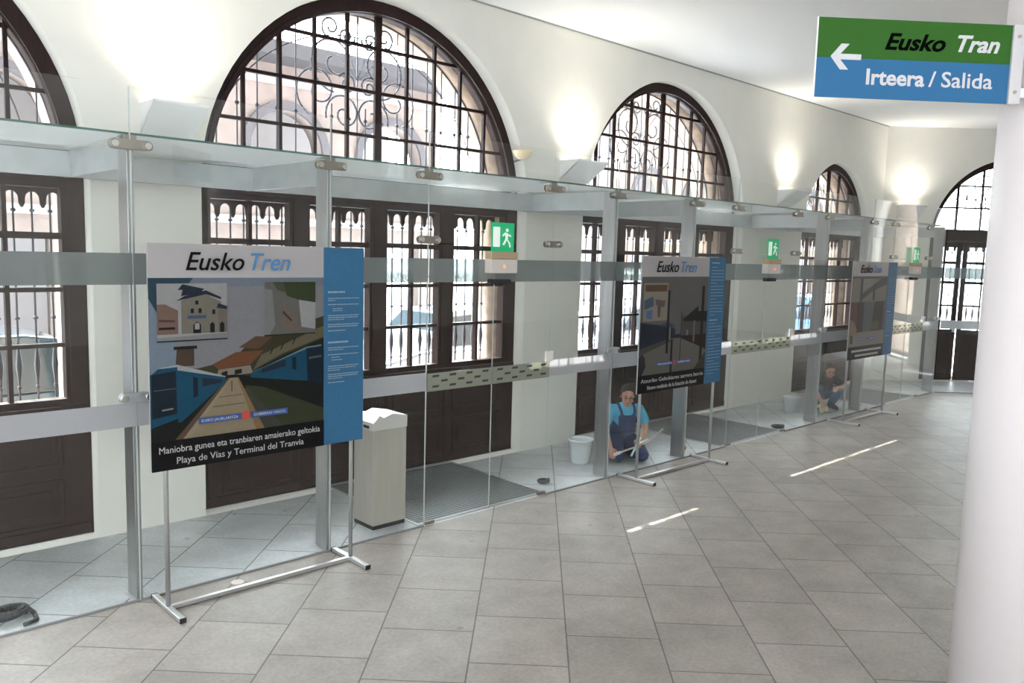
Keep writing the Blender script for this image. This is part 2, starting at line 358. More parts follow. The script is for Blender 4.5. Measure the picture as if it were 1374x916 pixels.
    for fl in (-1, 1):
        for (cx, cz, ra, rb, a, tn) in ((0.28, 4.25, 0.30, 0.05, -PI/2, 1.4), (0.14, 4.52, 0.10, 0.02, PI, 1.5), (0.16, 3.75, 0.22, 0.04, -0.3, 1.3), (0.46, 3.95, 0.27, 0.05, -1.2, 1.3), (0.13, 4.05, 0.11, 0.02, 0.5, 1.5), (0.32, 4.58, 0.12, 0.03, -2.0, 1.3)):
            if cz*1.0 > zc+rr-0.12: continue
            tube(bm, [(r+fl*(p[0]), p[1], p[2]) for p in scroll_pts(cx*s, zc+(cz-zc)*s, ra*s, rb*s, a, tn, yg-0.012)], 0.011, 6)
        for ang in (0.35, 0.8):
            tube(bm, [(r, yg, zc+1.2*s), (r+fl*math.sin(ang)*0.55*s, yg, zc+(1.2+0.55*math.cos(ang))*s)], 0.005, 5)
    cone(bm, (r, yg, 3.0), (r, yg, zc+rr), 0.009, 0.009, 6)
    obj('scroll_ornament', bm, M_scroll, root, smooth=True)
    # scalloped wooden valance board outside the top lights
    holes = []; nv = int(wid/0.15); pw = (wid-0.12)/nv
    pts = [(0.05, 3.05), (0.05, 2.64)]
    for i in range(nv):
        xa = 0.06+pw*i; c = xa+pw/2; q = pw*0.5-0.022
        pts += [(xa+0.006, 2.64), (xa+0.020, 2.67)] + [(c-q*math.cos(PI*j/8), 2.71+q*1.1*math.sin(PI*j/8)) for j in range(9)] + [(xa+pw-0.020, 2.67), (xa+pw-0.006, 2.64)]
    pts += [(wid-0.05, 2.64), (wid-0.05, 3.05)]
    clean = []
    for p in pts:
        if not clean or (abs(p[0]-clean[-1][0])+abs(p[1]-clean[-1][1])) > 1e-4: clean.append(p)
    obj('valance', plate_bm(clean, [], 0.50, 0.53), M_wood, root)
    return root
ww = {1: (4, 10), 2: (4, 10), 3: (4, 10), 4: (2, 6)}
for k, (a, b, zs) in WIN.items():
    o = arched_window(k, b-a, zs, *ww[k]); o.location = (a, W, 0)
# end wall: doorway with arched head, double doors, one leaf ajar
o5 = arched_window(5, 3.2, 2.88, 2, 6, door=True)
o5.location = Vector((CX, W, 0))+E_DIR*1.0; o5.rotation_euler = (0, 0, -TH)
def door_leaf(name, parent, x, wid, ang, hinge):
    e = bpy.data.objects.new(name, None); COL.objects.link(e); e.parent = parent; e.location = (x, 0.25, 0); e.rotation_euler = (0, 0, ang)
    s = 1 if hinge == 'L' else -1
    def X(a, b): return (a, b) if s > 0 else (-b, -a)
    def bx(bm, a, b, y0, y1, z0, z1): a, b = X(a, b); box(bm, a, b, y0, y1, z0, z1)
    bm = NB(); bx(bm, 0, 0.09, -0.025, 0.025, 0.02, 2.8); bx(bm, wid-0.09, wid, -0.025, 0.025, 0.02, 2.8)
    for z0, z1 in ((0.02, 1.05), (1.52, 1.56), (1.98, 2.04), (2.38, 2.44), (2.72, 2.8)): bx(bm, 0.09, wid-0.09, -0.02, 0.02, z0, z1)
    bx(bm, wid/2-0.015, wid/2+0.015, -0.02, 0.02, 1.05, 2.72)
    for z0, z1 in ((0.14, 0.5), (0.6, 0.95)): bx(bm, 0.14, wid-0.14, -0.04, 0.04, z0, z1)
    f = obj('door_frame', bm, M_wood, e, bevel=0.004)
    bm = NB(); a, b = X(0.09, wid-0.09); box(bm, a, b, -0.003, 0.003, 1.05, 2.72); obj('door_pane', bm, M_pane, e)
    bm = NB(); a, b = X(wid-0.075, wid-0.035); box(bm, a, b, -0.07, -0.028, 1.0, 1.22); obj('door_handle', bm, M_alu, e)
    return e
door_leaf('door_leaf', o5, 0.13, 0.655, 0.0, 'L')
door_leaf('door_leaf', o5, 0.82, 0.76, R(-22), 'L')
door_leaf('door_leaf', o5, 1.60, 0.73, 0.0, 'L')
door_leaf('door_leaf', o5, 2.34, 0.72, 0.0, 'L')

# ------------------------------------------------------------------ steel portal frames
FR = [0.30-0.02, 1.83, 3.27, 6.66, 8.08, 11.42, 12.92, 16.0]
names = ['', 'at the left edge of the big front poster', 'behind the big poster, left of the steel bin',
         'to the left of the kneeling man in blue', 'behind the poster beside the kneeling man', 'left of the crouching worker in black', 'behind the farthest poster', 'at the corner where the glass wall turns']
def portal(x, lab, corner=False):
    t = thing('steel_portal', 'brushed steel flat post with canopy beam '+lab, 'post', (x, 0, 0), 0, 'steel posts of the glass wall')
    bm = NB(); box(bm, -0.02, 0.02, G+0.02, G+0.19, 0, 3.05); obj('post', bm, M_steel, t, bevel=0.003)
    bm = NB(); box(bm, -0.012, 0.012, G+0.19, W-0.005, 2.86, 3.05); obj('beam', bm, M_beam, t, bevel=0.002)
    bm = NB(); box(bm, -0.045, 0.045, G+0.01, G+0.20, 0, 0.006); obj('base_plate', bm, M_alu, t)
    return t
for x, lab in zip(FR[1:], names[1:]): portal(x, lab)
bm = NB(); box(bm, -5.9, CX-0.2, 6.74, 6.765, 2.855, 3.045); box(bm, -5.9, CX-0.2, 6.72, 6.765, 2.855, 2.87)
tag(obj('canopy_beam', bm, M_beam), 'long grey steel beam along the wall under the glass canopy', 'beam')

# ------------------------------------------------------------------ glass partition
def band_bm(x0, x1, z0, z1, y=-0.009): b = NB(); box(b, x0, x1, y, y+0.002, z0, z1); return b
def pane_thing(x0, x1, lab, origin=(0, G, 0), rotz=0.0, plain=True):
    t = thing('glass_screen', lab, 'glass panel', Vector(origin)+Matrix.Rotation(rotz, 3, 'Z') @ Vector((x0, 0, 0)), rotz, 'fixed glass panels')
    wd = x1-x0-0.008
    bm = NB(); box(bm, 0, wd, -0.006, 0.006, 0.012, 3.36); obj('glass_sheet', bm, M_glass, t)
    obj('grey_band', band_bm(0, wd, 2.12, 2.32), M_bandU, t)
    obj('frosted_band', band_bm(0, wd, 1.195, 1.352), M_bandL, t)
    bm = NB(); box(bm, 0, wd, -0.009, 0.009, 0.0, 0.012); obj('floor_channel', bm, mat('channel_grey', (0.22, 0.22, 0.22), 0.5), t)
    bm = NB(); box(bm, wd, wd+0.006, -0.005, 0.005, 0.012, 3.36); obj('glass_joint', bm, mat('silicone_joint', (0.55, 0.6, 0.58), 0.5), t)
    return t
J = [(-1.4, 0.28, 'clear fixed glass panel beyond the coiled hose at far left'),
     (0.28, 1.83, 'clear fixed glass panel standing left of the big front poster'),
     (1.83, 3.27, 'clear fixed glass panel directly behind the big front poster'),
     (3.27, 4.20, 'clear fixed glass panel in front of the steel litter bin'),
     (5.70, 6.66, 'clear fixed glass panel in front of the white bucket'),
     (6.66, 8.08, 'clear fixed glass panel in front of the kneeling man'),
     (8.08, 8.98, 'clear fixed glass panel right of the second poster'),
     (10.48, 11.42, 'clear fixed glass panel left of the crouching worker'),
     (11.42, 12.92, 'clear fixed glass panel in front of the crouching worker'),
     (12.92, 13.75, 'clear fixed glass panel right of the farthest poster'),
     (15.25, 16.0, 'last clear fixed glass panel before the corner post')]
for a, b, l in J: pane_thing(a, b, l)
CG = (16.03, G, 0)
pane_thing(0.03, 1.5, 'clear fixed glass panel angled past the corner post', CG, -TH)
pane_thing(1.5, 3.0, 'clear angled glass panel mostly hidden behind the white column', CG, -TH)

def glass_doors(x0, where, n):
    for s, lab in ((0, 'left'), (1, 'right')):
        xa = x0+0.75*s
        t = thing('glass_door', '%s leaf of the frameless glass door %s' % (lab, where), 'door', (xa+0.003, G, 0), 0, 'frameless glass door leaves')
        wd = 0.744
        bm = NB(); box(bm, 0, wd, -0.006, 0.006, 0.012, 2.44); obj('glass_sheet', bm, M_glass, t)
        obj('grey_band', band_bm(0, wd, 2.12, 2.32), M_bandU, t)
        obj('patterned_band', band_bm(0, wd, 1.185, 1.342), M_bandP, t)
        bm = NB()
        for r_ in range(3):
            for q in range(4):
                x = 0.05+q*0.19+(0.095 if r_ % 2 else 0); z = 1.225+r_*0.045
                if x+0.08 < wd: prism(bm, [(x, z-0.009), (x+0.07, z-0.009), (x+0.078, z+0.010), (x+0.008, z+0.010)], 'y', -0.0125, -0.0105)
        obj('small_logo', bm, mat('logo_dark', (0.05, 0.05, 0.05), 0.5), t)
        xe = 0.0 if s == 0 else wd
        bm = NB(); box(bm, *( (0.0, 0.10) if s == 0 else (wd-0.10, wd)), -0.014, 0.014, 0.012, 0.04); obj('pivot_shoe', bm, M_patch, t)
        xj = wd if s == 0 else -0.004
        if s == 0:
            bm = NB(); box(bm, wd, wd+0.005, -0.004, 0.004, 0.012, 2.44); obj('edge_seal', bm, mat('edge_seal_pale', (0.6, 0.66, 0.64), 0.4), t)
        if s == 1:
            bm = NB(); box(bm, wd-0.075, wd+0.03, -0.03, -0.012, 1.34, 1.445); obj('bright_spot_plate', bm, mat('bright_spot_white', (0.95, 0.92, 0.88), 0.15, metal=0.3), t, bevel=0.004)  # white plate stands in for a bright spot of light at the door edge
    t = thing('glass_screen', 'clear glass overpanel above the door '+where, 'glass panel', (x0+0.003, G, 0), 0, 'glass panels above the doors')
    bm = NB(); box(bm, 0, 1.492, -0.006, 0.006, 2.452, 3.36); obj('glass_sheet', bm, M_glass, t)
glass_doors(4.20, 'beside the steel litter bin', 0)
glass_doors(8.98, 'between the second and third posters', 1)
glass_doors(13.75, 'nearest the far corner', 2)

# canopy glass, one sheet per bay
CAN = [(-1.4, 0.28), (0.28, 1.83), (1.83, 3.27), (3.27, 6.66), (6.66, 8.08), (8.08, 11.42), (11.42, 12.92), (12.92, 16.0)]
cl = ['beyond the coiled hose', 'left of the big front poster', 'above the big front poster', 'above the first glass door', 'above the kneeling man', 'above the middle glass door', 'above the crouching worker', 'above the last glass door']
for (a, b), l in zip(CAN, cl):
    t = thing('canopy_glass', 'frosted glass canopy sheet '+l, 'canopy', (a+0.004, 0, 0), 0, 'canopy glass sheets')
    bm = NB(); box(bm, 0, b-a-0.008, G+0.012, W-0.005, 3.064, 3.076); obj('glass_sheet', bm, M_canopy, t)
    bm = NB(); box(bm, 0, b-a-0.008, G+0.0075, G+0.0118, 3.063, 3.077); obj('glass_edge', bm, M_edge, t)

# dumbbell shaped point fixings
def fixing(x, z, lab, m=M_patch, sc=1.0):
    t = thing('glass_fixing', lab, 'bracket', (x, G, z), 0, 'round ended glass fixings')
    bm = NB()
    pts = [(-0.10*sc+0.032*math.cos(PI/2+PI*i/10), 0.032*math.sin(PI/2+PI*i/10)) for i in range(11)]+[(0.10*sc+0.032*math.cos(-PI/2+PI*i/10), 0.032*math.sin(-PI/2+PI*i/10)) for i in range(11)]
    prism(bm, pts, 'y', -0.022, -0.0065); prism(bm, pts, 'y', 0.0065, 0.019)
    obj('clamp_plate', bm, m, t, bevel=0.003)
    for s in (-1, 1): bm = NB(); cone(bm, (s*0.1*sc, -0.034, 0), (s*0.1*sc, -0.022, 0), 0.022, 0.024, 14); obj('bolt_cap', bm, mat('bolt_steel', (0.6, 0.6, 0.58), 0.25, metal=0.9), t, smooth=False)
    if z > 2.9:
        bm = NB(); box(bm, -0.035, 0.035, 0.0, 0.03, 0.03, 0.062) ; box(bm, -0.035, 0.035, 0.009, 0.16, 0.058, 0.0625); obj('canopy_tab', bm, m, t)
    return t
wh = {1.83: 'left of the big front poster', 3.27: 'over the right side of the big front poster', 4.20: 'above the left side of the first glass door', 5.70: 'above the right side of the first glass door',
      6.66: 'above the post left of the kneeling man', 8.08: 'above the second poster', 8.98: 'above the left side of the middle glass door', 10.48: 'above the right side of the middle glass door',
      11.42: 'above the post left of the crouching worker', 12.92: 'above the farthest poster', 13.75: 'above the left side of the last glass door', 15.25: 'above the right side of the last glass door'}
for x, l in wh.items(): fixing(x, 3.0, 'dumbbell-shaped metal fixing under the canopy edge, '+l)
for x in (4.20, 5.70, 8.98, 10.48, 13.75, 15.25): fixing(x, 2.475, 'dumbbell-shaped metal fixing at door-top height, '+wh[x].replace('above ', 'on '), sc=0.85)
for x, l in ((1.83, 'just above the frosted band left of the big poster'), (6.66, 'just above the frosted band left of the kneeling man'), (11.42, 'just above the frosted band left of the crouching worker'), (15.9, 'just above the band beside the corner post')):
    fixing(x, 1.385, 'silver round-ended glass fixing '+l, m=M_alu, sc=0.75)

# ------------------------------------------------------------------ uplighters
def uplighter(loc, rotz, wid, lab):
    t = thing('wall_uplighter', lab, 'wall lamp', loc, rotz, 'white wedge wall uplighters')
    h, d = 0.24, 0.34
    bm = NB(); th = 0.012
    prism(bm, [(0, 0), (-d, h), (-d, h-0.02), (-0.02, 0-0.0)], 'x', -wid/2, wid/2)
    prism(bm, [(0, 0), (-d, h), (-d+th, h), (0, th)], 'x', -wid/2, wid/2)
    for s in (-1, 1): prism(bm, [(0, 0), (0, h), (-d, h)], 'x', s*wid/2-(th if s > 0 else 0), s*wid/2+(th if s < 0 else 0))
    obj('housing', bm, M_white, t)
    bm = NB(); box(bm, -wid/2+0.03, wid/2-0.03, -0.2, -0.05, 0.17, 0.18)
    obj('lamp_tube', bm, mat('uplighter_glow', (1, 0.93, 0.78), 0.5, emit=6), t)
    ld = bpy.data.lights.new('uplighter_light', 'AREA'); ld.shape = 'RECTANGLE'; ld.size = wid*0.8; ld.size_y = 0.14; ld.energy = 8.5; ld.spread = R(118); ld.color = (1, 0.95, 0.83)
    lo = bpy.data.objects.new('uplighter_light', ld); COL.objects.link(lo); lo.parent = t; lo.location = (0, -0.25, 0.235); lo.rotation_euler = (PI, 0, 0)
uplighter((2.59, W, 3.25), 0, 0.42, 'white wedge-shaped wall uplighter on the left cream pier')
uplighter((7.50, W, 3.26), 0, 0.50, 'white wedge-shaped wall uplighter on the pier left of the second full arch')
uplighter((12.7, W, 3.28), 0, 0.50, 'white wedge-shaped wall uplighter on the pier left of the small arch')
p = Vector((CX, W, 3.28))+E_DIR*0.5
uplighter(p, -TH, 0.46, 'white wedge-shaped wall uplighter on the angled wall by the corner')
# small cream bowl lamp at right foot of the big arch
t = thing('bowl_lamp', 'small cream bowl wall lamp at the right foot of the big arch', 'wall lamp', (6.60, W+0.04, 3.50), 0)
bm = NB(); prof = [(0.05, -0.045), (0.085, -0.02), (0.105, 0.03), (0.11, 0.045), (0.10, 0.045), (0.08, -0.01)]
for i in range(16):
    a, b = 2*PI*i/16, 2*PI*(i+1)/16
    for j in range(len(prof)-1):
        (r0, z0), (r1, z1) = prof[j], prof[j+1]
        bm.faces.new([bm.verts.new((r*math.cos(q), r*math.sin(q)-0.06, z)) for r, z, q in ((r0, z0, a), (r0, z0, b), (r1, z1, b), (r1, z1, a))])
bmesh.ops.remove_doubles(bm, verts=bm.verts, dist=1e-4)
obj('bowl', bm, mat('cream_enamel', (0.85, 0.68, 0.45), 0.5), t, smooth=True)
bm = NB(); cone(bm, (0, -0.06, -0.045), (0.05, 0.12, -0.06), 0.012, 0.012, 8); cone(bm, (0, -0.06, -0.05), (0, -0.06, -0.043), 0.05, 0.05, 12); obj('bracket', bm, M_alu, t)

# ------------------------------------------------------------------ exit signs
def exit_sign(x, lab):
    t = thing('exit_sign', lab, 'sign', (x, G-0.012, 2.20), 0, 'green exit signs over the glass doors')
    bm = NB(); box(bm, -0.16, 0.16, -0.09, 0, 0.0, 0.125); obj('housing', bm, mat('lamp_housing', (0.62, 0.58, 0.54), 0.4), t, bevel=0.006)
    bm = NB(); box(bm, -0.16, 0.16, -0.095, 0, 0.127, 0.19); obj('cover', bm, mat('tan_cover', (0.42, 0.31, 0.20), 0.5), t, bevel=0.006)
    bm = NB(); box(bm, -0.13, 0.11, -0.07, 0, -0.10, -0.055); obj('motion_sensor', bm, M_black, t, bevel=0.012)
    bm = NB(); cone(bm, (0.0, -0.094, 0.06), (0.0, -0.0895, 0.06), 0.012, 0.012, 12); obj('indicator_light', bm, mat('red_led', (1, 0.15, 0.05), 0.4, emit=2.5), t)
    bm = NB(); box(bm, -0.13, 0.14, -0.055, -0.047, 0.19, 0.45); s = obj('sign_plate', bm, mat('exit_green', (0.015, 0.42, 0.17), 0.35, emit=0.22), t)
    bm = NB(); y0, y1 = -0.0575, -0.0552
    P_ = lambda pts: prism(bm, pts, 'y', y0, y1)
    P_([(-0.115, 0.235), (-0.035, 0.235), (-0.035, 0.41), (-0.115, 0.41)])                # doorway
    P_([(0.052+0.016*math.cos(k*PI/5), 0.385+0.016*math.sin(k*PI/5)) for k in range(10)])  # head
    P_([(0.03, 0.365), (0.062, 0.355), (0.06, 0.30), (0.035, 0.305)])                      # torso
    P_([(0.03, 0.365), (0.035, 0.35), (0.005, 0.325), (-0.006, 0.34)])                     # arm
    P_([(0.062, 0.352), (0.066, 0.337), (0.10, 0.325), (0.10, 0.34)])                      # arm
    P_([(0.035, 0.312), (0.052, 0.302), (0.018, 0.25), (0.0, 0.255)])                      # leg
    P_([(0.048, 0.305), (0.062, 0.30), (0.09, 0.27), (0.078, 0.262)])                      # leg
    P_([(0.09, 0.272), (0.078, 0.262), (0.085, 0.232), (0.10, 0.236)])
    obj('running_figure', bm, mat('sign_white', (0.85, 0.9, 0.86), 0.5, emit=0.3), s)
exit_sign(4.98, 'green running-figure exit sign over the door beside the steel bin')
exit_sign(9.75, 'green running-figure exit sign over the door right of the second poster')
exit_sign(14.55, 'small far green exit sign over the last glass door')

# ------------------------------------------------------------------ door mats
def mat_obj(x0, x1, lab):
    t = thing('entrance_mat', lab, 'mat', (x0, 5.52, 0), 0, 'ribbed entrance mats')
    wx, wy = x1-x0, 7.0-5.52
    bm = NB(); box(bm, 0.02, wx-0.02, 0.02, wy-0.02, 0.0005, 0.004); obj('backing', bm, M_black, t)
    bm = NB(); n = 34
    for i in range(n):
        y = 0.03+(wy-0.06)*i/n; box(bm, 0.02, wx-0.02, y, y+0.018, 0.004, 0.009)
    tag(obj('aluminium_rib', bm, mat('mat_rib', (0.36, 0.38, 0.40), 0.4, metal=0.5), t), kind='stuff')
    bm = NB(); box(bm, 0, wx, 0, 0.02, 0, 0.011); box(bm, 0, wx, wy-0.02, wy, 0, 0.011); box(bm, 0, 0.02, 0.02, wy-0.02, 0, 0.011); box(bm, wx-0.02, wx, 0.02, wy-0.02, 0, 0.011)
    obj('edge_trim', bm, M_alu, t)
mat_obj(4.16, 5.74, 'dark ribbed entrance mat behind the door beside the steel bin')
mat_obj(8.94, 10.5, 'dark ribbed entrance mat behind the middle glass door')
mat_obj(13.7, 15.3, 'dark ribbed entrance mat behind the last glass door')

# ------------------------------------------------------------------ display stands
def picture(polys, parent, name='printed_picture'):
    """polys: list of (pts, colour) painted bottom to top on the sheet"""
    bm = NB(); mats = []; idx = {}
    for k, (pts, c) in enumerate(polys):
        if c not in idx:
            idx[c] = len(mats); mats.append(mat('ink_%03d%03d%03d' % tuple(int(999*v) for v in c), tuple(v*0.50 for v in c), 0.4, noise=0.04, scale=40, spec=0.2))
        y = -0.0088-0.00012*k
        f = bm.faces.new([bm.verts.new((x, y, z)) for x, z in pts]); f.material_index = idx[c]
    me = bpy.data.meshes.new(name); bm.to_mesh(me); bm.free()
    for m_ in mats: me.materials.append(m_)
    o = bpy.data.objects.new(name, me); COL.objects.link(o); o.parent = parent; return o
BLUE = (0.07, 0.25, 0.47)
def lines_bm(x0, x1, spec, y=-0.0198):
    bm = NB()
    for z, a, b, h in spec:
        x = x0+a
        while x < x0+b-0.004:
            l = min(random.uniform(0.012, 0.04), x0+b-x); box(bm, x, x+l, y, y+0.001, z-h/2, z+h/2); x += l+0.004
    return bm
def stand(x, lab, polys, cap1, cap2, side, group, tidx):
    t = thing('display_stand', lab, 'display stand', (x, 5.215, 0), 0, group)
    XL, XR = 0.10, 1.48
    for px in (XL, XR):
        bm = NB(); cone(bm, (px, 0, 0.03), (px, 0, 2.30), 0.016, 0.016, 14); obj('pole', bm, M_alu, t, smooth=True)
        bm = NB(); box(bm, px-0.02, px+0.02, -0.243, 0.243, 0.004, 0.034); f = obj('foot', bm, M_alu, t, bevel=0.004)
        for s in (-1, 1):
            bm = NB(); box(bm, px-0.021, px+0.021, s*0.245-0.003, s*0.245+0.003, 0.003, 0.035); obj('end_cap', bm, M_black, f)
    bm = NB(); box(bm, XL+0.02, XR-0.02, -0.016, 0.016, 0.006, 0.034); obj('base_bar', bm, M_alu, t, bevel=0.003)
    b = bpy.data.objects.new('poster_board', None); COL.objects.link(b); b.parent = t; b.location = (0, -0.03, 0.95)
    bm = NB(); box(bm, 0, 1.56, -0.008, 0.008, 0, 1.44); obj('board', bm, mat('poster_white', (0.34, 0.325, 0.325), 0.4, spec=0.3), b, bevel=0.001)
    pic = picture([(rect(1.22, 1.558, 0.0, 1.44), BLUE), (rect(0.0, 1.22, 0.0, 1.225), (0.02, 0.025, 0.03))]+polys+[(rect(0, 1.22, 0, 0.19), (0.006, 0.006, 0.007))], b)
    yk = -0.0135-0.0002*len(polys)*0
    bmt = text_bm('Eusko', 0.165, 0.0015, 0.3, 0.39); o = obj('title_text', bmt, mat('ink_black', (0.006, 0.006, 0.006), 0.6, spec=0.1), b); o.location = (0.22, -0.0205, 1.275)
    bmt = text_bm('Tren', 0.165, 0.0012, 0.3, 0.29); o = obj('title_text', bmt, mat('ink_blue', (0.06, 0.19, 0.38), 0.5), b); o.location = (0.635, -0.0205, 1.275)
    wt = mat('ink_white', (0.42, 0.42, 0.42), 0.5)
    if cap1:
        for s_, z, x0, wd in ((cap1, 0.112, 0.04, 1.14), (cap2, 0.035, 0.15, 0.90)):
            o = obj('caption_text', text_bm(s_, 0.062, 0.0, 0.0, wd), wt, b); o.location = (x0, -0.0210, z)
    else:
        for q in ((0.125, 0.05, 1.08, 0.03), (0.055, 0.18, 0.98, 0.03)): tag(obj('caption_text', lines_bm(0.05, 0, [q], y=-0.0210), wt, b), kind='stuff')
    # government strips with the round emblem between them
    bm = NB()
    for a, c in ((0.30, 0.585), (0.66, 0.93)): box(bm, a, c, -0.0210, -0.0202, 0.275, 0.315)
    st = obj('logo_strip', bm, mat('ink_navy', (0.02, 0.06, 0.22), 0.4), b)
    for s_, xx in (('EUSKO JAURLARITZA', 0.315), ('GOBIERNO VASCO', 0.675)):
        o = obj('logo_text', text_bm(s_, 0.026, 0.0, 0.0, 0.25 if xx < 0.5 else 0.235), wt, b); o.location = (xx, -0.0218, 0.286)
    bm = NB(); cone(bm, (0.622, -0.0210, 0.298), (0.622, -0.0202, 0.298), 0.03, 0.03, 16); obj('emblem', bm, mat('ink_red', (0.40, 0.04, 0.03), 0.5), b)
    o = tag(obj('side_text', lines_bm(1.25, 0, side), mat('ink_pale', (0.25, 0.33, 0.40), 0.5), b), kind='stuff')
    return t
SK = (0.29, 0.29, 0.31); SK2 = (0.22, 0.26, 0.32); OL = (0.055, 0.05, 0.025); RF = (0.20, 0.08, 0.035); TAN = (0.36, 0.29, 0.19); TR = (0.010, 0.085, 0.16); TRD = (0.008, 0.02, 0.035)
DK = (0.012, 0.014, 0.012); GN = (0.05, 0.06, 0.03); BE = (0.30, 0.27, 0.22); LG = (0.42, 0.42, 0.42); NV = (0.02, 0.03, 0.05)
